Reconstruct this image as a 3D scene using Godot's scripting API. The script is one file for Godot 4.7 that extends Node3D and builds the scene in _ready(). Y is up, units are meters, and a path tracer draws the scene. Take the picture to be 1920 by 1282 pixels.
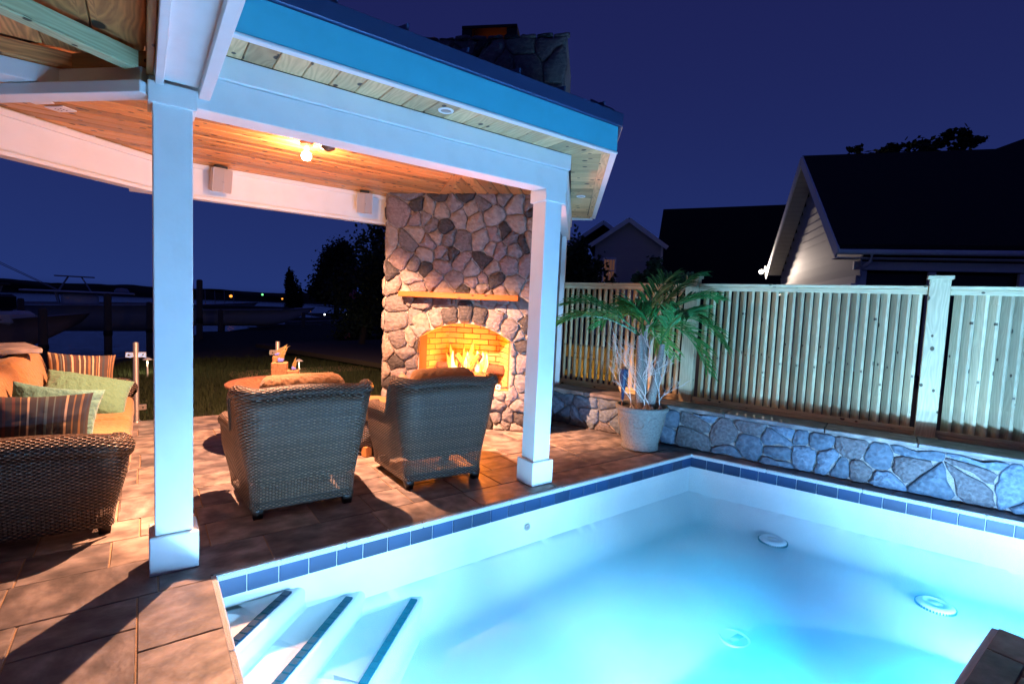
extends Node3D

var rng := RandomNumberGenerator.new()
var M := {}          # materials by name
var cache := {}      # shared meshes
var darks: Array[Vector2] = []

# ---------------------------------------------------------------- helpers
func rnd(a: float, b: float) -> float:
	return rng.randf_range(a, b)

func srgb(r: float, g: float, b: float) -> Color:
	return Color(r, g, b).linear_to_srgb()

func thing(called: String, label: String, category: String, at := Vector3.ZERO, turn := 0.0, group := "") -> Node3D:
	var o := Node3D.new()
	o.name = called
	add_child(o, true)
	o.position = at
	o.rotation.y = turn
	o.set_meta("label", label)
	o.set_meta("category", category)
	if group != "":
		o.set_meta("group", group)
	return o

func mi(called: String, mesh: Mesh, m: Material, parent: Node, xf := Transform3D()) -> MeshInstance3D:
	var o := MeshInstance3D.new()
	o.name = called
	o.mesh = mesh
	o.material_override = m
	o.transform = xf
	parent.add_child(o, true)
	return o

func solo(called: String, mesh: Mesh, m: Material, label: String, category: String, group := "", xf := Transform3D()) -> MeshInstance3D:
	var o := mi(called, mesh, m, self, xf)
	o.set_meta("label", label)
	o.set_meta("category", category)
	if group != "":
		o.set_meta("group", group)
	return o

func struct(called: String, mesh: Mesh, m: Material) -> MeshInstance3D:
	var o := mi(called, mesh, m, self)
	o.set_meta("kind", "structure")
	return o

func st_new() -> SurfaceTool:
	var st := SurfaceTool.new()
	st.begin(Mesh.PRIMITIVE_TRIANGLES)
	return st

func tri(st: SurfaceTool, a: Vector3, b: Vector3, c: Vector3, ua := Vector2.ZERO, ub := Vector2.ZERO, uc := Vector2.ZERO) -> void:
	st.set_uv(ua); st.add_vertex(a)
	st.set_uv(ub); st.add_vertex(b)
	st.set_uv(uc); st.add_vertex(c)

func quad(st: SurfaceTool, a: Vector3, b: Vector3, c: Vector3, d: Vector3, u0 := Vector2(0, 0), u1 := Vector2(1, 0), u2 := Vector2(1, 1), u3 := Vector2(0, 1)) -> void:
	tri(st, a, b, c, u0, u1, u2)
	tri(st, a, c, d, u0, u2, u3)

func flat(st: SurfaceTool) -> ArrayMesh:
	return st.commit()

# box with chamfered edges; uv in metres, u along the longest side
func add_box(st: SurfaceTool, c: Vector3, s: Vector3, bev := 0.004, xf := Transform3D(), off := Vector2.ZERO) -> void:
	var h := s * 0.5
	var b := minf(bev, minf(h.x, minf(h.y, h.z)) * 0.9)
	var long := 0
	if s.y > s.x and s.y >= s.z: long = 1
	elif s.z > s.x and s.z > s.y: long = 2
	var vert := func(sx: int, sy: int, sz: int, ax: int) -> Vector3:
		var v := Vector3(sx * (h.x - (0.0 if ax == 0 else b)), sy * (h.y - (0.0 if ax == 1 else b)), sz * (h.z - (0.0 if ax == 2 else b)))
		return v
	var uvf := func(v: Vector3, ax: int) -> Vector2:
		var a := (ax + 1) % 3
		var d := (ax + 2) % 3
		var r := Vector2(v[a], v[d])
		if d == long: r = Vector2(v[d], v[a])
		return r + off + Vector2(0.0, 0.13 * ax)
	for ax in 3:
		var a1 := (ax + 1) % 3
		var a2 := (ax + 2) % 3
		for sg in [-1, 1]:
			var q := []
			for k in [[-1, -1], [1, -1], [1, 1], [-1, 1]]:
				var sv := [0, 0, 0]
				sv[ax] = sg; sv[a1] = k[0]; sv[a2] = k[1]
				q.append(vert.call(sv[0], sv[1], sv[2], ax))
			var u := []
			for v in q: u.append(uvf.call(v, ax))
			for i in 4: q[i] = xf * (q[i] + c)
			if sg < 0: quad(st, q[0], q[1], q[2], q[3], u[0], u[1], u[2], u[3])
			else: quad(st, q[3], q[2], q[1], q[0], u[3], u[2], u[1], u[0])
		if b > 0.0005:
			for k1 in [-1, 1]:
				for k2 in [-1, 1]:
					var p0 := [0, 0, 0]; var p1 := [0, 0, 0]
					p0[ax] = -1; p0[a1] = k1; p0[a2] = k2
					p1[ax] = 1; p1[a1] = k1; p1[a2] = k2
					var A: Vector3 = vert.call(p0[0], p0[1], p0[2], a1)
					var B: Vector3 = vert.call(p1[0], p1[1], p1[2], a1)
					var C: Vector3 = vert.call(p1[0], p1[1], p1[2], a2)
					var D: Vector3 = vert.call(p0[0], p0[1], p0[2], a2)
					var ua: Vector2 = uvf.call(A, a1)
					var ub: Vector2 = uvf.call(B, a1)
					if k1 * k2 > 0: quad(st, xf * (A + c), xf * (B + c), xf * (C + c), xf * (D + c), ua, ub, ub, ua)
					else: quad(st, xf * (D + c), xf * (C + c), xf * (B + c), xf * (A + c), ua, ub, ub, ua)
	if b > 0.0005:
		for sx in [-1, 1]:
			for sy in [-1, 1]:
				for sz in [-1, 1]:
					var A2: Vector3 = xf * (vert.call(sx, sy, sz, 0) + c)
					var B2: Vector3 = xf * (vert.call(sx, sy, sz, 1) + c)
					var C2: Vector3 = xf * (vert.call(sx, sy, sz, 2) + c)
					if sx * sy * sz > 0: tri(st, A2, C2, B2, off, off, off)
					else: tri(st, A2, B2, C2, off, off, off)

func box_mesh(s: Vector3, bev := 0.004, off := Vector2.ZERO) -> ArrayMesh:
	var key := "b%s%s%s" % [s, bev, off]
	if not cache.has(key):
		var st := st_new()
		add_box(st, Vector3.ZERO, s, bev, Transform3D(), off)
		cache[key] = flat(st)
	return cache[key]

# a straight bar between two points
func bar_xf(a: Vector3, b: Vector3, up := Vector3.UP) -> Transform3D:
	var x := (b - a).normalized()
	var z := x.cross(up).normalized()
	var y := z.cross(x).normalized()
	return Transform3D(Basis(x, y, z), (a + b) * 0.5)

func bar(called: String, a: Vector3, b: Vector3, h: float, w: float, m: Material, parent: Node, bev := 0.004) -> MeshInstance3D:
	return mi(called, box_mesh(Vector3(a.distance_to(b), h, w), bev, Vector2(rnd(0, 1), rnd(0, 1))), m, parent, bar_xf(a, b))

# smooth grid of points rows[i][j]
func grid_mesh(rows: Array, uvs: Array, flip := false, closed := false, st: SurfaceTool = null) -> ArrayMesh:
	var own := st == null
	if own: st = st_new()
	st.set_smooth_group(0)
	var n: int = rows.size()
	var m: int = rows[0].size()
	for i in n - 1:
		for j in m - 1:
			var a: Vector3 = rows[i][j]; var b: Vector3 = rows[i][j + 1]
			var c: Vector3 = rows[i + 1][j + 1]; var d: Vector3 = rows[i + 1][j]
			if flip: quad(st, a, d, c, b, uvs[i][j], uvs[i + 1][j], uvs[i + 1][j + 1], uvs[i][j + 1])
			else: quad(st, a, b, c, d, uvs[i][j], uvs[i][j + 1], uvs[i + 1][j + 1], uvs[i + 1][j])
	if own:
		st.index()
		st.generate_normals()
		return st.commit()
	return null

func smooth(st: SurfaceTool) -> ArrayMesh:
	st.index()
	st.generate_normals()
	return st.commit()

func lathe(profile: Array, seg := 24) -> ArrayMesh:
	var rows := []; var uvs := []
	for i in seg + 1:
		var a := TAU * i / seg
		var r := []; var u := []
		for k in profile.size():
			r.append(Vector3(profile[k].x * cos(a), profile[k].y, profile[k].x * sin(a)))
			u.append(Vector2(float(i) / seg, float(k) / profile.size()))
		rows.append(r); uvs.append(u)
	return grid_mesh(rows, uvs, true)

func add_tube(st: SurfaceTool, pts: Array, rad: Array, seg := 8) -> void:
	var rows := []; var uvs := []
	var up := Vector3(0.13, 0.9, 0.41).normalized()
	for i in pts.size():
		var t: Vector3 = (pts[mini(i + 1, pts.size() - 1)] - pts[maxi(i - 1, 0)]).normalized()
		if absf(t.dot(up)) > 0.98: up = Vector3(1, 0.1, 0).normalized()
		var x := t.cross(up).normalized()
		var y := x.cross(t).normalized()
		var r := []; var u := []
		for k in seg + 1:
			var a := TAU * k / seg
			r.append(pts[i] + (x * cos(a) + y * sin(a)) * rad[i])
			u.append(Vector2(float(k) / seg, i * 0.1))
		rows.append(r); uvs.append(u)
	grid_mesh(rows, uvs, false, false, st)

func tube(pts: Array, rad: Array, seg := 8) -> ArrayMesh:
	var st := st_new()
	add_tube(st, pts, rad, seg)
	return smooth(st)

func inset(p: PackedVector2Array, d: float) -> PackedVector2Array:
	var n := p.size()
	var out := PackedVector2Array()
	var area := 0.0
	for i in n: area += p[i].cross(p[(i + 1) % n])
	var s := signf(area)
	for i in n:
		var e0 := (p[i] - p[(i + n - 1) % n]).normalized()
		var e1 := (p[(i + 1) % n] - p[i]).normalized()
		var n0 := Vector2(-e0.y, e0.x) * s
		var n1 := Vector2(-e1.y, e1.x) * s
		var bis := n0 + n1
		var l := bis.length_squared()
		if l < 0.05: out.append(p[i] + n0 * d)
		else: out.append(p[i] + bis * (2.0 * d / l))
	return out

# vertical prism over a polygon given as (x, z), with bevelled rims
func add_prism(st: SurfaceTool, poly: PackedVector2Array, y0: float, y1: float, bev := 0.004, turn := 0.0, off := Vector2.ZERO) -> void:
	var n := poly.size()
	var ins := inset(poly, bev) if bev > 0.0 else poly
	var rings := [[ins, y0], [poly, y0 + bev], [poly, y1 - bev], [ins, y1]]
	var area := 0.0
	for i in n: area += poly[i].cross(poly[(i + 1) % n])
	var ccw := area > 0.0
	for k in 3:
		for i in n:
			var j := (i + 1) % n
			var a := Vector3(rings[k][0][i].x, rings[k][1], rings[k][0][i].y)
			var b := Vector3(rings[k][0][j].x, rings[k][1], rings[k][0][j].y)
			var c := Vector3(rings[k + 1][0][j].x, rings[k + 1][1], rings[k + 1][0][j].y)
			var d := Vector3(rings[k + 1][0][i].x, rings[k + 1][1], rings[k + 1][0][i].y)
			var ua := poly[i].rotated(turn) + off
			var ub := poly[j].rotated(turn) + off
			var dv := Vector2(0, 0.03)
			if ccw: quad(st, a, b, c, d, ua, ub, ub + dv, ua + dv)
			else: quad(st, d, c, b, a, ua + dv, ub + dv, ub, ua)
	var t := Geometry2D.triangulate_polygon(ins)
	if t.size() == 0:
		for i in range(1, n - 1): t.append_array(PackedInt32Array([0, i, i + 1]))
	for i in range(0, t.size(), 3):
		var q := [ins[t[i]], ins[t[i + 1]], ins[t[i + 2]]]
		if (q[1] - q[0]).cross(q[2] - q[0]) < 0.0: q = [q[0], q[2], q[1]]
		var u := [q[0].rotated(turn) + off, q[1].rotated(turn) + off, q[2].rotated(turn) + off]
		tri(st, Vector3(q[0].x, y1, q[0].y), Vector3(q[1].x, y1, q[1].y), Vector3(q[2].x, y1, q[2].y), u[0], u[1], u[2])
		tri(st, Vector3(q[0].x, y0, q[0].y), Vector3(q[2].x, y0, q[2].y), Vector3(q[1].x, y0, q[1].y), u[0], u[2], u[1])

func prism(poly: PackedVector2Array, y0: float, y1: float, bev := 0.004, turn := 0.0, off := Vector2.ZERO) -> ArrayMesh:
	var st := st_new()
	add_prism(st, poly, y0, y1, bev, turn, off)
	return flat(st)

func rect(x0: float, z0: float, x1: float, z1: float) -> PackedVector2Array:
	return PackedVector2Array([Vector2(x0, z0), Vector2(x1, z0), Vector2(x1, z1), Vector2(x0, z1)])

func chaikin(p: PackedVector2Array, t := 0.25) -> PackedVector2Array:
	var out := PackedVector2Array()
	for i in p.size():
		var a := p[i]; var b := p[(i + 1) % p.size()]
		out.append(a.lerp(b, t)); out.append(a.lerp(b, 1.0 - t))
	return out

# irregular cells that fill a rectangle
func cells(w: float, h: float, n: int, sq := 1.0) -> Array:
	var pts: Array[Vector2] = []
	for i in n:
		var best := Vector2.ZERO; var far := -1.0
		for k in 5:
			var c := Vector2(rnd(0, w), rnd(0, h))
			var d := 1e9
			for p in pts: d = minf(d, ((p - c) * Vector2(1, sq)).length())
			d *= rnd(0.35, 1.0)
			if d > far: far = d; best = c
		pts.append(best)
	var out := []
	for i in n:
		var poly := rect(0, 0, w, h)
		for j in n:
			if i == j or pts[i].distance_to(pts[j]) > 1.2: continue
			var mid := (pts[i] + pts[j]) * 0.5
			var nn := (pts[j] - pts[i]).normalized()
			var res := PackedVector2Array()
			for k in poly.size():
				var a := poly[k]; var b := poly[(k + 1) % poly.size()]
				var da := (a - mid).dot(nn); var db := (b - mid).dot(nn)
				if da <= 0.0: res.append(a)
				if (da < 0.0) != (db < 0.0): res.append(a.lerp(b, da / (da - db)))
			poly = res
			if poly.size() < 3: break
		if poly.size() >= 3: out.append(poly)
	return out

# one field stone: outline in (s, y) of a wall, face towards +n
func stone_mesh(poly: PackedVector2Array, proud: float, back: float) -> ArrayMesh:
	var p := PackedVector2Array()
	var q0 := inset(poly, 0.0028)
	for i in q0.size():
		var a := q0[i]; var b := q0[(i + 1) % q0.size()]
		var l := a.distance_to(b)
		p.append(a.lerp(b, 0.17))
		if l > 0.07:
			var nn := Vector2(-(b - a).y, (b - a).x) / l
			var ctr := Vector2.ZERO
			for v in q0: ctr += v / q0.size()
			if nn.dot(ctr - a) < 0.0: nn = -nn
			p.append(a.lerp(b, rnd(0.4, 0.6)) + nn * rnd(-0.05, 0.09) * l)
		p.append(a.lerp(b, 0.83))
	var c := Vector2.ZERO
	for v in p: c += v
	c /= p.size()
	var st := st_new()
	var n := p.size()
	var rings := []
	var spec := [[1.0, -back], [0.99, proud * 0.6], [0.86, proud]]
	for k in spec.size():
		var r := []
		for v in p:
			var q: Vector2 = c + (v - c) * spec[k][0]
			var dz: float = spec[k][1] + (rnd(-0.22, 0.22) * proud if k > 0 else 0.0)
			r.append(Vector3(q.x, q.y, dz))
		rings.append(r)
	var area := 0.0
	for i in n: area += p[i].cross(p[(i + 1) % n])
	st.set_smooth_group(0)
	for k in 2:
		for i in n:
			var j := (i + 1) % n
			if area > 0.0: quad(st, rings[k][i], rings[k + 1][i], rings[k + 1][j], rings[k][j])
			else: quad(st, rings[k][j], rings[k + 1][j], rings[k + 1][i], rings[k][i])
	var mid := Vector3(c.x, c.y, proud * rnd(0.9, 1.1))
	for i in n:
		var j := (i + 1) % n
		if area > 0.0: tri(st, rings[2][i], mid, rings[2][j])
		else: tri(st, rings[2][j], mid, rings[2][i])
	return smooth(st)

# ---------------------------------------------------------------- textures
func tex_of(im: Image) -> ImageTexture:
	return ImageTexture.create_from_image(im)

func noise(freq: float, oct := 4, s := 1, kind := FastNoiseLite.TYPE_SIMPLEX_SMOOTH) -> FastNoiseLite:
	var n := FastNoiseLite.new()
	n.noise_type = kind
	n.frequency = freq
	n.fractal_octaves = oct
	n.seed = s
	return n

func noise_img(size: int, freq: float, oct := 4, s := 1, kind := FastNoiseLite.TYPE_SIMPLEX_SMOOTH) -> Image:
	var n := noise(freq, oct, s, kind)
	return n.get_seamless_image(size, size, false, false, 0.15, true)

func ramp_tex(src: Image, cols: Array) -> ImageTexture:
	var w := src.get_width(); var h := src.get_height()
	var im := Image.create(w, h, false, Image.FORMAT_RGB8)
	for y in h:
		for x in w:
			var t := clampf((src.get_pixel(x, y).r - 0.15) / 0.7, 0.0, 0.9999) * (cols.size() - 1)
			var k := int(t)
			im.set_pixel(x, y, (cols[k] as Color).lerp(cols[k + 1], t - k).linear_to_srgb())
	return tex_of(im)

# knotty board, 1.28 m along u, 0.64 m along v
func board_img(s: int, knots: int, big: float, light: Color, dark: Color, knot: Color) -> Image:
	var W := 768; var H := 384
	var r := RandomNumberGenerator.new()
	r.seed = s
	var g := noise(0.012, 3, s)
	var f := noise(0.05, 2, s + 5)
	var ks := []
	for i in knots: ks.append([r.randf() * W, r.randf() * H, r.randf_range(0.5, 1.0) * big])
	var im := Image.create(W, H, false, Image.FORMAT_RGB8)
	for y in H:
		for x in W:
			var yy := float(y); var kn := 0.0
			for k in ks:
				var dx: float = absf(x - k[0]); dx = minf(dx, W - dx)
				var dy: float = y - k[1]
				if absf(dy) > H * 0.5: dy -= signf(dy) * H
				var d: float = sqrt(dx * dx * 0.25 + dy * dy)
				if d < k[2] * 7.0:
					yy += signf(dy) * k[2] * 2.2 * exp(-d / (k[2] * 2.2)) * (1.0 if absf(dy) > 0.1 else 0.0)
					kn = maxf(kn, clampf((k[2] * 1.15 - sqrt(dx * dx * 0.55 + dy * dy)) / (k[2] * 0.35), 0.0, 1.0))
			var ring := sin(yy * 0.42 + g.get_noise_2d(x * 0.22, yy * 1.3) * 9.0)
			var t := 0.5 + 0.32 * ring + 0.35 * f.get_noise_2d(x * 0.08, yy * 2.2) + 0.25 * g.get_noise_2d(x * 0.5 + 900.0, yy)
			var c := dark.lerp(light, clampf(t, 0.0, 1.0)).lerp(knot, kn)
			im.set_pixel(x, y, c.linear_to_srgb())
	return im

func weave_imgs(cell_u: int, cell_v: int, holes: bool) -> Array:
	var W := 320; var H := 320
	var col := Image.create(W, H, false, Image.FORMAT_RGBA8)
	var hgt := Image.create(W, H, false, Image.FORMAT_RGB8)
	var n := noise(0.03, 3, 77)
	for y in H:
		var row := int(float(y) * cell_v / H)
		var fv := fposmod(float(y) * cell_v / H, 1.0)
		for x in W:
			var u := float(x) * cell_u / W
			var wave := cos(PI * (u * 1.0 + row))
			var bulge := sqrt(maxf(0.0, 1.0 - pow((fv - 0.5) * 2.05, 2.0)))
			var z := bulge * (0.50 + 0.50 * wave)
			var fu := fposmod(u, 1.0)
			var stake := 0.0 if absf(fu - 0.5) > 0.2 else 0.34
			var top := maxf(z, stake)
			var tint := 0.6 + 0.8 * fposmod(sin(row * 12.99) * 43758.5, 1.0) + 0.35 * n.get_noise_2d(x * 0.4, row * 60.0)
			var c := Color(0.011, 0.0065, 0.0045).lerp(Color(0.135, 0.080, 0.052) * tint, clampf((top - 0.32) * 1.7, 0.0, 1.0))
			c.a = 1.0
			var lc := c.linear_to_srgb()
			lc.a = 0.0 if holes and (absf(fu - 0.5) > 0.2 and absf(fv - 0.5) > 0.30) else 1.0
			col.set_pixel(x, y, lc)
			hgt.set_pixel(x, y, Color(top, top, top))
	return [col, hgt]

func mat(called: String, c: Color, rough := 0.7, metal := 0.0) -> StandardMaterial3D:
	var m := StandardMaterial3D.new()
	m.resource_name = called
	m.albedo_color = c.linear_to_srgb()
	m.roughness = rough
	m.metallic = metal
	M[called] = m
	return m

func tri_tex(m: StandardMaterial3D, t: Texture2D, per_m: float, bump: Texture2D = null, cm := 0.0) -> StandardMaterial3D:
	m.albedo_color = Color.WHITE
	m.albedo_texture = t
	m.uv1_triplanar = true
	m.uv1_world_triplanar = true
	m.uv1_triplanar_sharpness = 4.0
	m.uv1_scale = Vector3.ONE * per_m
	if bump:
		m.heightmap_enabled = true
		m.heightmap_texture = bump
		m.heightmap_scale = cm
	return m

func uv_tex(m: StandardMaterial3D, t: Texture2D, su: float, sv: float, bump: Texture2D = null, cm := 0.0) -> StandardMaterial3D:
	m.albedo_texture = t
	m.uv1_scale = Vector3(su, sv, 1)
	if bump:
		m.heightmap_enabled = true
		m.heightmap_texture = bump
		m.heightmap_scale = cm
	return m

func glow(called: String, c: Color, k: float) -> StandardMaterial3D:
	var m := mat(called, Color(0.02, 0.02, 0.02), 0.6)
	m.emission_enabled = true
	m.emission = c.linear_to_srgb()
	m.emission_energy_multiplier = k
	return m

func omni(at: Vector3, c: Color, e: float, size := 0.03, called := "lamp_light", parent: Node = self) -> OmniLight3D:
	var l := OmniLight3D.new()
	l.name = called
	l.light_color = c.linear_to_srgb()
	l.light_energy = e
	l.light_size = size
	l.omni_range = 40.0
	l.omni_attenuation = 2.0
	l.shadow_enabled = true
	parent.add_child(l, true)
	l.position = at
	return l

func spot(at: Vector3, to: Vector3, c: Color, e: float, ang: float, soft := 0.6, size := 0.05, called := "spot_light", parent: Node = self) -> SpotLight3D:
	var l := SpotLight3D.new()
	l.name = called
	l.light_color = c.linear_to_srgb()
	l.light_energy = e
	l.light_size = size
	l.spot_angle = ang
	l.spot_angle_attenuation = soft
	l.spot_range = 40.0
	l.spot_attenuation = 2.0
	l.shadow_enabled = true
	parent.add_child(l, true)
	l.transform = Transform3D(Basis.looking_at(to - at, Vector3(0.31, 0.5, 0.77)), at)
	return l

func make_materials() -> void:
	var n1 := noise_img(256, 0.012, 5, 3)
	var n2 := noise_img(256, 0.035, 4, 9)
	var n3 := noise_img(256, 0.09, 3, 21)
	var t1 := tex_of(n1); var t2 := tex_of(n2); var t3 := tex_of(n3)
	M.n1 = t1; M.n2 = t2; M.n3 = t3
	# painted trim
	for a in [["white_paint", Color(0.78, 0.78, 0.76)], ["fascia_paint", Color(0.08, 0.54, 0.68)]]:
		var m := mat(a[0], a[1], 0.55)
		m.albedo_texture = ramp_tex(n1, [Color(0.95, 0.95, 0.945), Color(0.985, 0.985, 0.985), Color(1.0, 1.0, 1.0)])
		m.heightmap_enabled = true; m.heightmap_texture = t3; m.heightmap_scale = 0.03
		m.uv1_triplanar = true; m.uv1_world_triplanar = true; m.uv1_scale = Vector3.ONE * 1.3
	mat("metal_roof", Color(0.035, 0.06, 0.15), 0.4, 0.2)
	# boards
	var pine_small := tex_of(board_img(11, 26, 11.0, Color(0.62, 0.40, 0.20), Color(0.47, 0.28, 0.13), Color(0.05, 0.025, 0.015)))
	var pine_big := tex_of(board_img(29, 6, 22.0, Color(0.56, 0.37, 0.18), Color(0.30, 0.17, 0.08), Color(0.05, 0.04, 0.035)))
	var cedar := tex_of(board_img(47, 10, 10.0, Color(0.70, 0.58, 0.36), Color(0.54, 0.43, 0.26), Color(0.10, 0.07, 0.04)))
	M.pine_small_tex = pine_small
	for k in 4:
		var s := 0.74 + 0.17 * k
		uv_tex(mat("pine_%d" % k, Color(1.0 * s, 0.72 * s, 0.46 * s), 0.45), pine_small, 1 / 1.28, 1 / 0.64)
		uv_tex(mat("soffit_%d" % k, Color(1.1 * s, 1.15 * s, 1.15 * s), 0.55), pine_small, 1 / 1.28, 1 / 0.64)
		uv_tex(mat("plank_%d" % k, Color(1.6 * s, 1.02 * s, 0.66 * s), 0.6), pine_big, 1 / 1.28, 1 / 0.64)
		uv_tex(mat("cedar_%d" % k, Color(1.0 * s, 0.98 * s, 0.94 * s), 0.75), cedar, 1 / 1.28, 1 / 0.64)
	uv_tex(mat("treated_wood", Color(0.75, 0.95, 0.85), 0.7), cedar, 1 / 1.28, 1 / 0.64)
	uv_tex(mat("mantel_wood", Color(0.62, 0.24, 0.07), 0.4), pine_small, 1 / 1.28, 1 / 0.64)
	# field stone: light, mid, warm, dark
	var sc := [
		[Color(0.145, 0.125, 0.125), Color(0.20, 0.175, 0.175), Color(0.28, 0.25, 0.245)],
		[Color(0.095, 0.083, 0.087), Color(0.14, 0.122, 0.128), Color(0.20, 0.178, 0.182)],
		[Color(0.16, 0.127, 0.112), Color(0.22, 0.178, 0.158), Color(0.29, 0.24, 0.215)],
		[Color(0.115, 0.088, 0.092), Color(0.165, 0.128, 0.134), Color(0.225, 0.18, 0.185)],
		[Color(0.072, 0.064, 0.070), Color(0.105, 0.094, 0.102), Color(0.15, 0.137, 0.145)],
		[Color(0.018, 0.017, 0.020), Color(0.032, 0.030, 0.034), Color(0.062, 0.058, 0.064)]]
	for k in 6:
		tri_tex(mat("stone_%d" % k, Color.WHITE, 0.85), ramp_tex(n2, sc[k]), 1.7 + 0.25 * k, t2, 1.1)
	for k in 3:
		var f := 0.8 + 0.22 * k
		tri_tex(mat("pool_tinted_stone_%d" % k, Color.WHITE, 0.8), ramp_tex(n2, [Color(0.060, 0.082, 0.115) * f, Color(0.092, 0.122, 0.165) * f, Color(0.14, 0.175, 0.22) * f]), 1.7 + 0.25 * k, t2, 1.1)  # field stone with the blue pool light tinted into its colour
	tri_tex(mat("mortar", Color.WHITE, 0.95), ramp_tex(n3, [Color(0.20, 0.175, 0.165), Color(0.34, 0.30, 0.28)]), 3.0, t3, 0.5)
	# slate
	var sl := [
		[Color(0.079, 0.068, 0.068), Color(0.160, 0.136, 0.132), Color(0.288, 0.243, 0.228)],
		[Color(0.061, 0.054, 0.058), Color(0.118, 0.102, 0.106), Color(0.218, 0.189, 0.188)],
		[Color(0.102, 0.084, 0.077), Color(0.198, 0.161, 0.145), Color(0.320, 0.262, 0.230)]]
	for k in 3:
		var m := mat("slate_%d" % k, Color.WHITE, 0.5)
		uv_tex(m, ramp_tex(noise_img(512, 0.010, 6, 60 + k), sl[k]), 0.8, 1.1, t2, 0.35)
	tri_tex(mat("grout", Color.WHITE, 0.95), ramp_tex(n3, [Color(0.24, 0.16, 0.10), Color(0.36, 0.25, 0.16)]), 4.0)
	tri_tex(mat("coping_edge", Color.WHITE, 0.6), ramp_tex(n3, [Color(0.45, 0.5, 0.52), Color(0.75, 0.8, 0.82)]), 6.0, t3, 0.9)
	# pool
	tri_tex(mat("plaster", Color.WHITE, 0.6), ramp_tex(n1, [Color(0.70, 0.76, 0.78), Color(0.78, 0.82, 0.83)]), 0.6, t2, 0.15)
	for k in 3:
		var s := 0.8 + 0.25 * k
		mat("tile_%d" % k, Color(0.006 * s, 0.034 * s, 0.10 * s), 0.45)
		M["tile_%d" % k].heightmap_enabled = true
		M["tile_%d" % k].heightmap_texture = t3
		M["tile_%d" % k].heightmap_scale = 0.12
		M["tile_%d" % k].uv1_triplanar = true
		M["tile_%d" % k].uv1_world_triplanar = true
		M["tile_%d" % k].uv1_scale = Vector3.ONE * 7.0
	mat("step_tile", Color(0.002, 0.014, 0.055), 0.5)
	M.step_tile.metallic_specular = 0.25
	mat("tile_grout", Color(0.72, 0.76, 0.78), 0.8)
	mat("pool_plastic", Color(0.82, 0.84, 0.85), 0.35)
	var w := mat("pool_water", Color(0.9, 0.97, 1.0), 0.0)
	w.albedo_color.a = 0.003
	w.metallic_specular = 0.2
	w.transparency = BaseMaterial3D.TRANSPARENCY_ALPHA
	# wicker
	var wv := weave_imgs(12, 18, false)
	var hv := weave_imgs(12, 18, true)
	var wk := mat("wicker", Color(1.25, 1.2, 1.15), 0.42)
	uv_tex(wk, tex_of(wv[0]), 1 / 0.23, 1 / 0.19, tex_of(wv[1]), 1.4)
	var wh := mat("open_wicker", Color(1.25, 1.2, 1.15), 0.42)
	uv_tex(wh, tex_of(hv[0]), 1 / 0.23, 1 / 0.19, wk.heightmap_texture, 1.4)
	wh.transparency = BaseMaterial3D.TRANSPARENCY_ALPHA_SCISSOR
	wh.alpha_scissor_threshold = 0.5
	mat("dark_leg", Color(0.03, 0.018, 0.012), 0.4)
	# cloth
	for a in [["tan_cloth", Color(0.19, 0.085, 0.027), Color(0.24, 0.115, 0.040)], ["green_cloth", Color(0.045, 0.115, 0.07), Color(0.065, 0.15, 0.095)], ["teal_cloth", Color(0.04, 0.12, 0.105), Color(0.06, 0.16, 0.14)]]:
		var m := mat(a[0], Color.WHITE, 0.9)
		tri_tex(m, ramp_tex(n3, [a[1], a[2]]), 5.0, t1, 1.0)
		m.rim_enabled = true; m.rim = 0.25
	for dk in 3:
		var im := Image.create(256, 4, false, Image.FORMAT_RGB8)
		var base: Color = [Color(0.03, 0.015, 0.013), Color(0.015, 0.012, 0.016), Color(0.20, 0.12, 0.075)][dk]
		var r := RandomNumberGenerator.new(); r.seed = 91 + dk
		im.fill(base.linear_to_srgb())
		var x := 3
		while x < 250:
			var wd := r.randi_range(3, 9)
			var pick: Color = [Color(0.22, 0.12, 0.05), Color(0.05, 0.08, 0.08), Color(0.30, 0.20, 0.13), Color(0.06, 0.015, 0.012), Color(0.012, 0.018, 0.03), Color(0.13, 0.065, 0.028)][r.randi_range(0, 5)]
			im.fill_rect(Rect2i(x, 0, wd, 4), pick.linear_to_srgb())
			x += wd + r.randi_range(1, 15)
		uv_tex(mat("stripe_%d" % dk, Color.WHITE, 0.9), tex_of(im), 1, 1)
	# misc
	mat("dark_bronze", Color(0.15, 0.075, 0.04), 0.6, 0.0)
	mat("steel", Color(0.35, 0.33, 0.33), 0.35, 0.8)
	mat("black", Color(0.006, 0.006, 0.007), 0.6)
	mat("soil", Color(0.025, 0.018, 0.013), 0.95)
	mat("speaker_shell", Color(0.55, 0.5, 0.46), 0.5)
	mat("speaker_grille", Color(0.36, 0.32, 0.30), 0.8)
	tri_tex(mat("copper_bowl", Color.WHITE, 0.45), ramp_tex(n2, [Color(0.08, 0.03, 0.015), Color(0.19, 0.085, 0.045)]), 3.0, t2, 0.5)
	tri_tex(mat("sandstone", Color.WHITE, 0.85), ramp_tex(n2, [Color(0.14, 0.07, 0.03), Color(0.26, 0.14, 0.07)]), 5.0, t3, 0.8)
	tri_tex(mat("pot_clay", Color.WHITE, 0.75), ramp_tex(n2, [Color(0.12, 0.12, 0.115), Color(0.20, 0.20, 0.185)]), 3.5, t3, 0.35)
	for k in 4:
		tri_tex(mat("fire_brick_%d" % k, Color.WHITE, 0.9), ramp_tex(n3, [Color(0.34, 0.18, 0.06) * (0.75 + 0.12 * k), Color(0.52, 0.30, 0.12) * (0.75 + 0.12 * k)]), 5.0, t3, 0.3)
	mat("fire_mortar", Color(0.10, 0.065, 0.035), 0.95)
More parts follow.
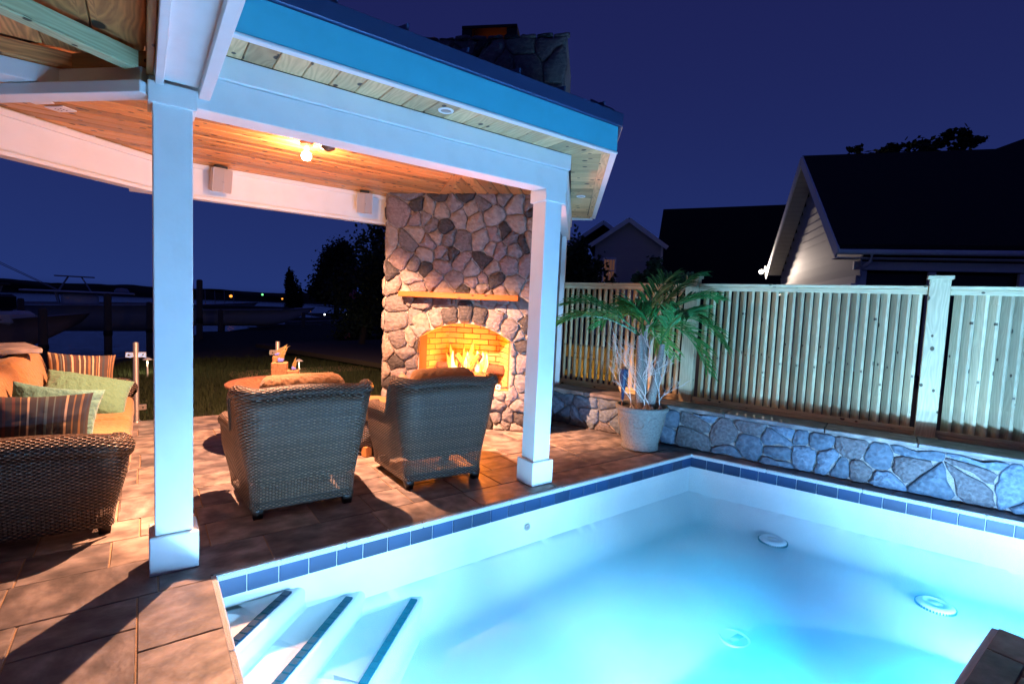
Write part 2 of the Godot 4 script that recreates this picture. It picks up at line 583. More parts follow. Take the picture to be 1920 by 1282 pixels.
	tri_tex(mat("log_bark", Color.WHITE, 0.9), ramp_tex(n2, [Color(0.05, 0.022, 0.012), Color(0.22, 0.09, 0.045)]), 7.0, t2, 2.0)
	for k in 3:
		mat("palm_leaf_%d" % k, [Color(0.022, 0.17, 0.045), Color(0.035, 0.22, 0.05), Color(0.09, 0.26, 0.05)][k], 0.38)
		M["palm_leaf_%d" % k].backlight_enabled = true
		M["palm_leaf_%d" % k].backlight = Color(0.10, 0.22, 0.05)
	tri_tex(mat("palm_trunk", Color.WHITE, 0.8), ramp_tex(n2, [Color(0.16, 0.14, 0.12), Color(0.36, 0.33, 0.29)]), 6.0, t3, 0.6)
	mat("dry_branch", Color(0.62, 0.58, 0.52), 0.8)
	tri_tex(mat("lawn", Color.WHITE, 0.95), ramp_tex(n2, [Color(0.006, 0.010, 0.003), Color(0.014, 0.022, 0.005)]), 1.5, t3, 3.0)
	mat("grass_blade", Color(0.014, 0.026, 0.005), 0.8)
	var rw := mat("river_water", Color(0.012, 0.02, 0.035), 0.18)
	rw.heightmap_enabled = true; rw.heightmap_texture = t2; rw.heightmap_scale = 8.0
	rw.uv1_triplanar = true; rw.uv1_world_triplanar = true; rw.uv1_scale = Vector3.ONE * 0.15
	mat("far_trees", Color(0.012, 0.014, 0.010), 1.0)
	mat("tree_leaf", Color(0.020, 0.030, 0.012), 0.9)
	mat("bush_leaf", Color(0.028, 0.05, 0.02), 0.8)
	mat("pink_bloom", Color(0.50, 0.17, 0.26), 0.9)
	mat("trunk_bark", Color(0.05, 0.035, 0.025), 0.95)
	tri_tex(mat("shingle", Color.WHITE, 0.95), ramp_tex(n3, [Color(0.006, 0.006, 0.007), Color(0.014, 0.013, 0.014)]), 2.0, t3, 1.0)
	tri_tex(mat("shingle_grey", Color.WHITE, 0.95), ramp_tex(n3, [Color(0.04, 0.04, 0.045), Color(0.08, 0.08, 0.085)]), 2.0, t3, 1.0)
	mat("siding", Color(0.50, 0.48, 0.46), 0.7)
	mat("siding_grey", Color(0.42, 0.43, 0.46), 0.8)
	mat("house_trim", Color(0.78, 0.79, 0.8), 0.6)
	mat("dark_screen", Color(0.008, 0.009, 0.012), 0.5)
	mat("boat_trim", Color(0.30, 0.31, 0.34), 0.5)
	mat("hull", Color(0.6, 0.61, 0.63), 0.35)
	mat("hull_red", Color(0.32, 0.24, 0.23), 0.5)
	mat("boat_glass", Color(0.004, 0.005, 0.007), 0.15)
	mat("canvas", Color(0.03, 0.035, 0.045), 0.9)
	mat("piling", Color(0.10, 0.08, 0.065), 0.9)
	uv_tex(mat("dock_wood", Color(0.9, 0.8, 0.6), 0.8), cedar, 1 / 1.28, 1 / 0.64)
	tri_tex(mat("yellow_stone", Color.WHITE, 0.9), ramp_tex(n2, [Color(0.16, 0.11, 0.045), Color(0.30, 0.22, 0.09)]), 3.0, t2, 1.0)
	var gl := mat("clear_glass", Color(0.9, 0.95, 0.95), 0.0)
	gl.albedo_color.a = 0.0
	gl.transparency = BaseMaterial3D.TRANSPARENCY_ALPHA
	gl.metallic_specular = 0.05
	# things that give light
	glow("warm_bulb", Color(1.0, 0.85, 0.62), 30.0)
	glow("flame_core", Color(1.0, 0.72, 0.22), 5.0)
	M.flame_core.transparency = BaseMaterial3D.TRANSPARENCY_ALPHA
	M.flame_core.albedo_color.a = 0.6
	glow("flame_edge", Color(1.0, 0.42, 0.04), 2.2)
	M.flame_edge.transparency = BaseMaterial3D.TRANSPARENCY_ALPHA
	M.flame_edge.albedo_color.a = 0.45
	glow("flame_low", Color(1.0, 0.30, 0.035), 0.75)
	M.flame_low.transparency = BaseMaterial3D.TRANSPARENCY_ALPHA
	M.flame_low.albedo_color.a = 0.7
	glow("flame_violet", Color(0.6, 0.35, 0.9), 0.8)
	glow("pool_lens", Color(0.4, 0.8, 1.0), 3.0)
	glow("soffit_lens", Color(0.8, 0.9, 1.0), 0.25)
	glow("path_lens", Color(1.0, 0.8, 0.4), 1.0)
	glow("white_spark", Color(0.9, 0.95, 1.0), 5.0)
	glow("orange_spark", Color(1.0, 0.30, 0.04), 2.4)
	glow("green_spark", Color(0.2, 1.0, 0.3), 2.5)
	glow("flood_lens", Color(1.0, 0.9, 0.75), 14.0)
	glow("lit_pane", Color(0.9, 0.4, 0.25), 0.09)
	glow("painted_flue_glow", Color(1.0, 0.17, 0.025), 0.75)  # no lamp: flue liner with firelight put in as emission

# ---------------------------------------------------------------- scene frame
const LT := Vector3(0.7071, 0, 0.7071)       # along the fireplace face
const LN := Vector3(-0.7071, 0, 0.7071)      # out of it
const F0 := Vector3(2.33, 0, -5.77)
const FD := Vector3(-0.2997, 0, -0.954)      # along the fence, away
const FN := Vector3(0.954, 0, -0.2997)       # out beyond the fence
const W0 := Vector3(4.67, 0, -3.45)

func _ready() -> void:
	rng.seed = 20240
	var cam := Camera3D.new()
	cam.name = "camera"
	add_child(cam)
	cam.transform = Transform3D(Basis(Vector3(0.8068, 0.0443, 0.5891), Vector3(0.0063, 0.9965, -0.0836), Vector3(-0.5908, 0.0712, 0.8037)).orthonormalized(), Vector3(0, 1.45, 0))
	cam.fov = 68.26
	cam.near = 0.05
	cam.far = 900.0
	cam.current = true
	var we := WorldEnvironment.new()
	we.name = "environment"
	var env := Environment.new()
	env.background_mode = Environment.BG_SKY
	var sky := Sky.new()
	var sm := ProceduralSkyMaterial.new()
	sm.sky_top_color = srgb(0.011, 0.0125, 0.080)
	sm.sky_horizon_color = srgb(0.017, 0.036, 0.170)
	sm.sky_curve = 0.22
	sm.ground_horizon_color = srgb(0.008, 0.012, 0.05)
	sm.ground_bottom_color = srgb(0.004, 0.005, 0.02)
	sm.sky_energy_multiplier = 1.0
	sky.sky_material = sm
	env.sky = sky
	env.tonemap_mode = Environment.TONE_MAPPER_LINEAR
	env.tonemap_exposure = 1.0
	env.volumetric_fog_enabled = true
	env.volumetric_fog_density = 0.0
	env.sdfgi_enabled = true
	env.ssao_enabled = true
	env.ssil_enabled = true
	we.environment = env
	add_child(we)
	make_materials()
	build_ground()
	build_pool()
	build_pavilion()
	build_fireplace()
	build_wall_and_fence()
	build_houses()
	build_shore()
	build_furniture()
	build_fire_bowl()
	build_plants()
	build_small_things()
	build_far_lights()

# ---------------------------------------------------------------- ground
func lawn_h(x: float, z: float) -> float:
	var d := -z - 6.0 * clampf(x + 0.5, 0.0, 2.0) - 1.6 * maxf(x - 2.0, 0.0)
	return -0.12 - 1.6 * smoothstep(11.0, 24.0, d) - 0.0 * x

func pool_poly() -> PackedVector2Array:
	return PackedVector2Array([Vector2(0.28, -2.90), Vector2(4.61, -3.03), Vector2(5.98, 1.30), Vector2(3.36, 1.30), Vector2(3.33, -0.46), Vector2(0.28, -0.44)])

func build_ground() -> void:
	# one wide sheet, fine near the house and coarse far away
	var xs := []; var zs := []
	for v in [-420, -200, -100, -60, -40, -30, -24, -20, -16, -13, -10, -8, -6, -4, -2, 0, 2, 4, 6, 8, 10, 13, 16, 20, 24, 30, 40, 60, 100, 200, 420]:
		xs.append(float(v)); zs.append(float(v))
	var rows := []; var uvs := []
	for x in xs:
		var r := []; var u := []
		for z in zs:
			var y := lawn_h(x, z)
			if absf(x - 1.0) < 8.0 and z > -7.0 and z < 4.0: y = -1.9
			r.append(Vector3(x, y, z)); u.append(Vector2(x, z))
		rows.append(r); uvs.append(u)
	struct("ground", grid_mesh(rows, uvs), M.lawn)
	# lawn near the patio, up to its edge
	rows = []; uvs = []
	for i in 33:
		var r := []; var u := []
		for j in 15:
			var x := -8.0 + i * 0.5; var z := -6.9 - j * 0.5
			r.append(Vector3(x, -0.11 + minf(0.0, lawn_h(x, z) + 0.12), z)); u.append(Vector2(x, z))
		rows.append(r); uvs.append(u)
	struct("lawn", grid_mesh(rows, uvs, true), M.lawn)
	# grass blades on the strip that the path lights reach
	var st := st_new()
	for k in 5:
		var a := k * 2.4
		var o := Vector3(cos(a), 0, sin(a)) * 0.02
		var s := Vector3(-sin(a), 0, cos(a)) * 0.006
		tri(st, o - s, o + s, o * 1.6 + Vector3(cos(a * 2.0) * 0.02, 0.055 + 0.012 * k, sin(a * 2.0) * 0.02))
	var mm := MultiMesh.new()
	mm.transform_format = MultiMesh.TRANSFORM_3D
	mm.mesh = flat(st)
	mm.instance_count = 16000
	for i in 16000:
		var x := rnd(-1.0, 6.5); var z := rnd(-13.5, -7.2)
		mm.set_instance_transform(i, Transform3D(Basis(Vector3.UP, rnd(0, TAU)).scaled(Vector3.ONE * rnd(0.7, 1.4)), Vector3(x, lawn_h(x, z) + 0.008, z)))
	var g := MultiMeshInstance3D.new()
	g.name = "grass"
	g.multimesh = mm
	g.material_override = M.grass_blade
	g.set_meta("kind", "stuff")
	g.set_meta("label", "short lawn grass beyond the patio edge")
	add_child(g)
	# patio: grout bed and slate pavers laid in rows
	var patio := Node3D.new()
	patio.name = "patio"
	patio.set_meta("kind", "structure")
	add_child(patio)
	var pool := pool_poly()
	var outline := PackedVector2Array([Vector2(-2.6, -6.85), Vector2(2.6, -6.85), Vector2(5.12, -5.35), Vector2(4.3, -2.3), Vector2(5.62, 1.9), Vector2(5.4, 2.4), Vector2(-2.6, 2.4)])
	outline = PackedVector2Array([Vector2(-2.6, -6.85), Vector2(2.6, -6.85), Vector2(5.2, -5.2), Vector2(4.68, -3.45), Vector2(6.2, 1.45), Vector2(6.2, 2.4), Vector2(-2.6, 2.4)])
	var hole := Geometry2D.offset_polygon(pool, 0.002)[0]
	var bed := st_new()
	for piece in Geometry2D.clip_polygons(outline, PackedVector2Array([Vector2(0.27, -2.895), Vector2(4.62, -3.035), Vector2(6.3, 2.28), Vector2(6.3, 2.6), Vector2(3.355, 2.6), Vector2(3.33, -0.455), Vector2(0.27, -0.435)])):
		add_prism(bed, piece, -0.03, -0.006, 0.0)
	mi("grout_bed", flat(bed), M.grout, patio)
	var under := st_new()
	for piece in Geometry2D.clip_polygons(outline, PackedVector2Array([Vector2(0.1, -3.0), Vector2(4.70, -3.2), Vector2(6.3, 2.28), Vector2(6.3, 2.6), Vector2(3.4, 2.6), Vector2(3.2, -0.3), Vector2(0.1, -0.3)])):
		add_prism(under, piece, -0.30, -0.034, 0.0)
	mi("base_slab", flat(under), M.mortar, patio)
	var z := -6.83
	var row := 0
	var heights := [0.41, 0.30, 0.41, 0.30, 0.405]
	while z < 2.3:
		var h: float = heights[row % 5]
		if z < -3.25 and z + h > -3.25: h = -3.25 - z + 0.0
		var x := -2.6 - rnd(0.0, 0.5)
		while x < 6.2:
			var w: float = [0.41, 0.46, 0.30, 0.61, 0.36][rng.randi_range(0, 4)]
			if z < -2.87: paver(rect(x, z, x + w, z + h), outline, hole, patio)
			elif x + w > 0.28: paver(rect(maxf(x, 0.28), z, x + w, z + h), outline, hole, patio)
			x += w
		z += h
		row += 1
		if z >= -3.26 and z < -3.2:
			# coping row along the pool
			var xx := -2.6
			while xx < 6.2:
				var w2 := rnd(0.55, 0.85)
				if xx < 0.28 and xx + w2 > 0.28: w2 = 0.28 - xx + 0.30
				paver(PackedVector2Array([Vector2(xx, z), Vector2(xx + w2, z), Vector2(xx + w2, -2.86), Vector2(xx, -2.86)]), outline, hole, patio, true)
				xx += w2
			z = -2.86
	var cx := 0.28
	var col := 0
	while cx > -2.6:
		var cw: float = [0.31, 0.41, 0.41, 0.30][col % 4]
		var cz: float = -2.86 - [0.0, 0.35, 0.15][col % 3]
		while cz < 2.4:
			var cl: float = [0.62, 0.52, 0.41, 0.46][rng.randi_range(0, 3)]
			paver(rect(cx - cw, maxf(cz, -2.86), cx, cz + cl), outline, hole, patio)
			cz += cl
		cx -= cw
		col += 1
	# path across the lawn
	rows = []; uvs = []
	for i in 21:
		var t := i / 20.0
		var c := Vector3(lerpf(1.2, 9.0, t), 0, lerpf(-10.2, -9.2, t) - 0.9 * sin(t * 2.4))
		var r := []; var u := []
		for j in 3:
			var p := c + Vector3(0.1, 0, -0.9 + j * 0.45)
			r.append(Vector3(p.x, lawn_h(p.x, p.z) + 0.05, p.z)); u.append(Vector2(p.x, p.z))
		rows.append(r); uvs.append(u)
	struct("path", grid_mesh(rows, uvs), M.yellow_stone)

func paver(p: PackedVector2Array, outline: PackedVector2Array, hole: PackedVector2Array, parent: Node, coping := false) -> void:
	for a in Geometry2D.intersect_polygons(p, outline):
		var list: Array = Geometry2D.clip_polygons(a, hole)
		for b in list:
			if Geometry2D.is_polygon_clockwise(b) and list.size() > 1: continue
			if b.size() < 3: continue
			var ar := 0.0
			for i in b.size(): ar += b[i].cross(b[(i + 1) % b.size()])
			if absf(ar) < 0.008: continue
			var q := inset(b, 0.0036)
			var top := rnd(0.0, 0.003)
			mi("paver", prism(q, -0.012 if not coping else -0.028, top, 0.003, PI / 2 if rng.randf() < 0.25 else 0.0, Vector2(rnd(0, 5), rnd(0, 5))), M["slate_%d" % rng.randi_range(0, 2)], parent)

# ---------------------------------------------------------------- pool
func build_pool() -> void:
	var pool := Node3D.new()
	pool.name = "swimming_pool"
	pool.set_meta("kind", "structure")
	add_child(pool)
	var P := pool_poly()
	var n := P.size()
	# plaster wall down to the cove
	var st := st_new()
	for i in n:
		var a := P[i]; var b := P[(i + 1) % n]
		quad(st, Vector3(a.x, -0.137, a.y), Vector3(b.x, -0.137, b.y), Vector3(b.x, -0.40, b.y), Vector3(a.x, -0.40, a.y))
	mi("pool_wall", flat(st), M.plaster, pool)
	# floor as a height field
	var x0 := 0.28; var z0 := -3.04
	var step := 0.05
	var nx := int((6.0 - x0) / step) + 2
	var nz := int((1.32 - z0) / step) + 2
	st = st_new()
	st.set_smooth_group(0)
	var H := {}
	var hf := func(x: float, z: float) -> Vector3:
		var p := Vector2(x, z)
		var inside := Geometry2D.is_point_in_polygon(p, P)
		var d := 1e9; var near := p
		for i in n:
			var c := Geometry2D.get_closest_point_to_segment(p, P[i], P[(i + 1) % n])
			if c.distance_to(p) < d: d = c.distance_to(p); near = c
		if not inside: p = near; d = 0.0
		var deep := -0.60 - 0.22 * smoothstep(0.2, 1.6, d) - 0.05 * smoothstep(3.0, 1.0, p.x)
		var k := clampf(1.0 - d / 0.26, 0.0, 1.0)
		return Vector3(p.x, lerpf(deep, -0.40, k * k), p.y)
	for i in nx:
		for j in nz:
			H[i * 1000 + j] = hf.call(x0 + i * step, z0 + j * step)
	for i in nx - 1:
		for j in nz - 1:
			var a: Vector3 = H[i * 1000 + j]; var b: Vector3 = H[(i + 1) * 1000 + j]
			var c: Vector3 = H[(i + 1) * 1000 + j + 1]; var d: Vector3 = H[i * 1000 + j + 1]
			if a.distance_squared_to(c) < 1e-5 or b.distance_squared_to(d) < 1e-6: continue
			quad(st, a, b, c, d)
	mi("pool_floor", smooth(st), M.plaster, pool)
	# corner steps, each a block with a rounded nose, lower ones larger
	var us := [-2.17, -1.82, -1.385]
	var ys := [-0.20, -0.34, -0.48]
	for k in 3:
		# cross-section along u = (x + z), swept across the corner
		var prof := [Vector2(-2.9, ys[k])]
		for q in 7:
			var a := PI / 2 * q / 6.0
			prof.append(Vector2(us[k] - 0.05 + 0.05 * sin(a), ys[k] - 0.05 + 0.05 * cos(a)))
		for q in 5:
			var a := PI / 2 * q / 4.0
			prof.append(Vector2(us[k] + 0.06 - 0.06 * cos(a) , ys[k] - 0.10 - 0.06 * sin(a)))
		prof.append(Vector2(us[k] + 0.10, ys[k] - 0.40))
		var rows := []; var uvs := []
		for i in 3:
			var r := []; var u := []
			for v in prof:
				# run from the pool's left side to its front side
				var A := Vector3(0.27, v.y, v.x - 0.27)
				var zb: float = -2.91 - 0.03 * (v.x + 2.9)
				var B := Vector3(v.x - zb, v.y, zb)
				r.append(A.lerp(B, i / 2.0)); u.append(Vector2(v.x, i))
			rows.append(r); uvs.append(u)
		var s := mi("pool_step", grid_mesh(rows, uvs), M.plaster, pool)
		# edge tiles just behind the nose
		var dir := Vector3(0.7071, 0, -0.7071)
		var start := Vector3(0.28, ys[k] + 0.004, us[k] - 0.07 - 0.28)
		var ln: float = (us[k] - 0.07 + 2.65) * 1.4142 - 0.07
		var cnt := int(ln / 0.054)
		for t in cnt:
			var c := start + dir * (0.035 + 0.054 * (t + 0.5))
			mi("step_tile", box_mesh(Vector3(0.050, 0.014, 0.046), 0.003), M.step_tile, s, Transform3D(Basis(Vector3.UP, PI / 4), c))
	# waterline tiles with light grout behind
	st = st_new()
	for i in n:
		var a := P[i]; var b := P[(i + 1) % n]
		quad(st, Vector3(a.x, -0.02, a.y), Vector3(b.x, -0.02, b.y), Vector3(b.x, -0.138, b.y), Vector3(a.x, -0.138, a.y))
	mi("tile_bed", flat(st), M.tile_grout, pool)
	for i in n:
		var a := Vector3(P[i].x, 0, P[i].y); var b := Vector3(P[(i + 1) % n].x, 0, P[(i + 1) % n].y)
		var l := a.distance_to(b)
		var d := (b - a) / l
		var inw := Vector3(-d.z, 0, d.x)
		var c := int(l / 0.157)
		var w := l / c
		for t in c:
			var at := a + d * (w * (t + 0.5)) + Vector3(0, -0.086, 0) + inw * 0.003
			mi("waterline_tile", box_mesh(Vector3(w - 0.005, 0.100, 0.012), 0.003), M["tile_%d" % rng.randi_range(0, 2)], pool, Transform3D(Basis(d, Vector3.UP, -inw), at))
		# rough light edge of the coping
		var m := 0.0
		while m < l - 0.01:
			var e := minf(m + rnd(0.5, 0.8), l)
			if l - e < 0.2: e = l
			mi("coping_edge", box_mesh(Vector3(e - m - 0.003, 0.034, 0.05), 0.006, Vector2(rnd(0, 1), 0)), M.coping_edge, pool, Transform3D(Basis(d, Vector3.UP, -inw), a + d * ((m + e) * 0.5) + Vector3(0, -0.0195, 0) - inw * 0.004))
			m = e
	# floor inlets, drain and a wall eyeball
	inlet(hf.call(4.60, -2.13), pool)
	inlet(hf.call(4.68, -0.98), pool)
	mi("drain_ring", lathe([Vector2(0.085, 0.012), Vector2(0.095, 0.018), Vector2(0.105, 0.014), Vector2(0.11, 0.0)], 28), M.pool_plastic, pool, Transform3D(Basis(), hf.call(3.30, -1.73)))
	mi("drain_plate", lathe([Vector2(0.0, 0.004), Vector2(0.082, 0.004), Vector2(0.083, -0.006)], 28), M.pool_plastic, pool, Transform3D(Basis(), hf.call(3.30, -1.73)))
	mi("wall_inlet", lathe([Vector2(0.0, -0.006), Vector2(0.010, -0.006), Vector2(0.014, 0.004), Vector2(0.026, 0.003), Vector2(0.028, 0.0)], 18), M.speaker_grille, pool, Transform3D(Basis(Vector3.RIGHT, PI / 2), Vector3(2.40, -0.255, -2.955)))
	# water
	var wp := st_new()
	var t3 := Geometry2D.triangulate_polygon(P)
	for i in range(0, t3.size(), 3):
		tri(wp, Vector3(P[t3[i]].x, -0.112, P[t3[i]].y), Vector3(P[t3[i + 1]].x, -0.112, P[t3[i + 1]].y), Vector3(P[t3[i + 2]].x, -0.112, P[t3[i + 2]].y))
	struct("pool_water", flat(wp), M.pool_water)
	var body := FogVolume.new()
	body.name = "pool_water_body"
	body.shape = 3
	body.size = Vector3(6.2, 0.90, 4.6)
	var fm := FogMaterial.new()
	fm.albedo = srgb(0.0, 0.70, 1.0)
	fm.density = 0.46
	body.material = fm
	body.set_meta("kind", "structure")
	add_child(body)
	body.position = Vector3(3.1, -0.569, -0.8)
	# added light strips, unseen, for even glow on pool walls and pavilion
	var strips := [[Vector3(1.75, -0.165, -0.465), Vector3(0, 0.2, -1), 2.6, 20.0], [Vector3(3.37, -0.165, 0.25), Vector3(1, 0.2, 0.017), 1.2, 38.0]]
	var ll := ["long added light strip, unseen, below the coping of the near pool wall", "short added light strip, unseen, on the pool wall around the deck corner"]
	for i in 2:
		var s = strips[i]
		var f := thing("added_pool_strip", ll[i], "pool light", s[0], 0.0, "added light strips")
		var d: Vector3 = s[1].normalized()
		var b := Basis.looking_at(d, Vector3.UP)
		f.transform = Transform3D(b, s[0])
		mi("housing", box_mesh(Vector3(s[2] + 0.04, 0.06, 0.03), 0.004), M.pool_plastic, f)
		mi("lens", box_mesh(Vector3(s[2], 0.035, 0.012), 0.003), M.pool_lens, f, Transform3D(Basis(), Vector3(0, 0, -0.018)))
		var l := AreaLight3D.new()
		l.name = "added_strip_glow"
		l.area_size = Vector2(s[2], 0.04)
		l.light_color = srgb(0.20, 0.50, 0.96)
		l.light_energy = s[3]
		l.area_range = 40.0
		l.area_attenuation = 2.0
		l.shadow_enabled = true
		f.add_child(l, true)
		l.position = Vector3(0, 0, -0.03)
	# round lamps low on the near walls, which throw flat beams across the basin
	var beams := [[Vector3(0.80, -0.50, -0.54), Vector3(-0.08, 0.0, -1)], [Vector3(1.60, -0.50, -0.54), Vector3(0.16, 0.0, -1)], [Vector3(2.25, -0.50, -0.54), Vector3(0.42, 0.0, -1)], [Vector3(3.62, -0.52, 0.10), Vector3(1.0, 0.0, -0.75)], [Vector3(3.62, -0.52, 0.75), Vector3(1.0, 0.0, -0.20)], [Vector3(0.50, -0.17, -1.25), Vector3(0.16, -0.10, -1)]]
	var bl := ["round pool lamp low on the near pool wall facing the corner steps", "round pool lamp low on the near pool wall between the other two", "round pool lamp low on the near pool wall closest to the deck corner", "round pool lamp around the deck corner aimed at the far pool corner", "round pool lamp around the deck corner aimed at the stone wall side", "added unseen lamp high on the left pool wall that brightens the corner steps"]  # last lamp is unseen, added to brighten the step treads
	for i in 6:
		var f := thing("pool_lamp", bl[i], "pool light", beams[i][0], 0.0, "round pool lamps")
		var d: Vector3 = beams[i][1].normalized()
		f.transform = Transform3D(Basis(Quaternion(Vector3.UP, d)), beams[i][0])
		mi("lens", lathe([Vector2(0.0, 0.03), Vector2(0.04, 0.024), Vector2(0.06, 0.008)], 20), M.pool_lens, f)
		mi("rim", lathe([Vector2(0.06, 0.008), Vector2(0.072, 0.012), Vector2(0.08, 0.0), Vector2(0.07, -0.08)], 20), M.pool_plastic, f)
		spot(Vector3(0, 0.06, 0), Vector3(0, 1.0, 0), Color(0.37, 0.73, 1.0), 14.0 if i < 5 else 5.5, 34.0, 0.8, 0.05, "pool_lamp_beam", f)

func inlet(at: Vector3, pool: Node) -> void:
	var o := mi("floor_inlet", lathe([Vector2(0.0, 0.03), Vector2(0.03, 0.034), Vector2(0.035, 0.026), Vector2(0.06, 0.026), Vector2(0.065, 0.036), Vector2(0.10, 0.028), Vector2(0.115, 0.016), Vector2(0.115, 0.0)], 32), M.pool_plastic, pool, Transform3D(Basis(), at + Vector3(0, 0.025, 0)))
	var st := st_new()
	for i in 40:
		var a := TAU * i / 40
		add_box(st, Vector3(0.118, 0.008, 0), Vector3(0.01, 0.016, 0.008), 0.0, Transform3D(Basis(Vector3.UP, a), Vector3.ZERO))
	mi("slots", flat(st), M.black, o)

# ---------------------------------------------------------------- pavilion
func beam_box(called: String, a: Vector3, b: Vector3, y0: float, y1: float, w: float, m: Material, parent: Node) -> MeshInstance3D:
	var A := Vector3(a.x, (y0 + y1) * 0.5, a.z); var B := Vector3(b.x, (y0 + y1) * 0.5, b.z)
	return bar(called, A, B, y1 - y0, w, m, parent, 0.003)

func boards(poly: PackedVector2Array, dir: Vector2, pitch: float, y0: float, y1: float, kind: String, called: String, parent: Node, gap := 0.004, bev := 0.005) -> void:
	# fills a polygon with boards that run along dir
	var side := Vector2(-dir.y, dir.x)
	var lo := 1e9; var hi := -1e9
	for p in poly:
		lo = minf(lo, p.dot(side)); hi = maxf(hi, p.dot(side))
	var t := lo
	while t < hi:
		var a := side * (t + gap * 0.5); var b := side * (t + pitch - gap * 0.5)
		var strip := PackedVector2Array([a - dir * 30.0, a + dir * 30.0, b + dir * 30.0, b - dir * 30.0])
		for piece in Geometry2D.intersect_polygons(strip, poly):
			mi(called, prism(piece, y0, y1, bev, -dir.angle(), Vector2(rnd(0, 8), rnd(0, 8))), M["%s_%d" % [kind, rng.randi_range(0, 3)]], parent)
		t += pitch

func build_pavilion() -> void:
	var pv := thing("pavilion", "white trimmed pool pavilion with pine ceiling and dark metal roof beside the pool", "pavilion")
	var W: Material = M.white_paint
	# columns
	for x in [0.125, 2.63]:
		var z: float = -3.135 if x < 1.0 else -3.18
		var col := mi("column", box_mesh(Vector3(0.165, 2.34, 0.165), 0.004), W, pv, Transform3D(Basis(), Vector3(x, 1.19, z)))
		mi("base", box_mesh(Vector3(0.215, 0.20, 0.215), 0.005), W, col, Transform3D(Basis(), Vector3(0, -1.09, 0)))
		mi("cap", box_mesh(Vector3(0.20, 0.10, 0.20), 0.003), W, col, Transform3D(Basis(), Vector3(0, 1.205 if x < 1.0 else 1.14, 0.0)))
	# front beam: a lower and a slightly proud upper board, and the soffit board of its underside
	beam_box("front_beam", Vector3(0.03, 0, -3.16), Vector3(2.74, 0, -3.16), 2.372, 2.54, 0.16, W, pv)
	beam_box("front_frieze", Vector3(0.24, 0, -3.155), Vector3(2.755, 0, -3.155), 2.543, 2.66, 0.19, W, pv)
	# right side beam, running back at 45 degrees past the fireplace
	var R0 := Vector3(2.665, 0, -3.155); var R1 := Vector3(4.62, 0, -5.20)
	beam_box("side_beam", R0 + Vector3(0.08, 0, -0.08), R1, 2.374, 2.541, 0.16, W, pv)
	beam_box("side_frieze", R0 + Vector3(0.09, 0, -0.09), R1, 2.544, 2.66, 0.19, W, pv)
	beam_box("side_trim", R0 + Vector3(0.16, 0, -0.06), R0 + Vector3(0.52, 0, -0.44), 2.30, 2.372, 0.05, W, pv)
	# back beam, back left diagonal beam, left diagonal beam
	beam_box("back_beam", Vector3(-0.1, 0, -6.04), Vector3(3.7, 0, -6.04), 2.376, 2.72, 0.18, W, pv)
	beam_box("back_lip", Vector3(0.08, 0, -5.935), Vector3(2.45, 0, -5.935), 2.360, 2.395, 0.025, W, pv)
	beam_box("back_crown", Vector3(0.08, 0, -5.938), Vector3(2.40, 0, -5.938), 2.655, 2.70, 0.022, W, pv)
	beam_box("left_back_beam", Vector3(0.13, 0, -6.05), Vector3(-1.75, 0, -4.52), 2.378, 2.72, 0.18, W, pv)
	beam_box("left_back_lip", Vector3(0.14, 0, -5.92), Vector3(-1.68, 0, -4.44), 2.362, 2.395, 0.025, W, pv)
	beam_box("left_back_crown", Vector3(0.14, 0, -5.92), Vector3(-1.68, 0, -4.44), 2.64, 2.69, 0.022, W, pv)
	beam_box("left_beam", Vector3(0.03, 0, -3.06), Vector3(-1.70, 0, -4.79), 2.374, 2.43, 0.10, W, pv)
	beam_box("left_frieze", Vector3(0.05, 0, -3.16), Vector3(-0.29, 0, -3.50), 2.433, 2.52, 0.14, W, pv)
	beam_box("porch_frieze", Vector3(-0.26, 0, -3.51), Vector3(-2.6, 0, -3.51), 2.435, 2.522, 0.14, W, pv)
	beam_box("left_frieze_board", Vector3(0.05, 0, -3.14), Vector3(-0.25, 0, -3.44), 2.525, 2.60, 0.08, M.pine_0, pv)
	beam_box("porch_frieze_board", Vector3(-0.22, 0, -3.45), Vector3(-2.6, 0, -3.45), 2.526, 2.60, 0.08, M.plank_1, pv)
	# beam that runs towards the house, with two lips under it
	beam_box("porch_beam", Vector3(0.155, 0, -3.02), Vector3(0.155, 0, 1.8), 2.452, 2.98, 0.20, W, pv)
	beam_box("porch_beam_lip", Vector3(0.070, 0, -3.02), Vector3(0.070, 0, 1.8), 2.425, 2.60, 0.035, W, pv)
	beam_box("porch_beam_lip", Vector3(0.255, 0, -3.045), Vector3(0.255, 0, 1.8), 2.41, 2.98, 0.05, W, pv)
	beam_box("porch_side_board", Vector3(0.035, 0, -3.10), Vector3(0.035, 0, 1.8), 2.48, 2.62, 0.03, M.pine_0, pv)
	# porch ceiling of wide knotty planks, with a hip rafter across it
	var porch := mi("porch_ceiling", prism(rect(-3.0, -3.52, 0.06, 1.8), 2.66, 2.70, 0.0), M.black, pv)
	boards(rect(-3.0, -3.40, 0.02, 1.8), Vector2(0, 1), 0.20, 2.605, 2.655, "plank", "ceiling_plank", porch, 0.005, 0.004)
	bar("hip_rafter", Vector3(-0.02, 2.54, -3.10), Vector3(-1.75, 2.54, -1.90), 0.075, 0.045, M.treated_wood, pv)
	bar("rafter_strip", Vector3(-0.04, 2.498, -3.10), Vector3(-1.75, 2.498, -1.90), 0.012, 0.07, M.treated_wood, pv)
	# inner ceiling
	var inner := PackedVector2Array([Vector2(0.06, -3.25), Vector2(2.62, -3.25), Vector2(4.55, -5.24), Vector2(3.75, -6.0), Vector2(0.12, -5.96), Vector2(-1.72, -4.50), Vector2(-1.62, -4.88)])
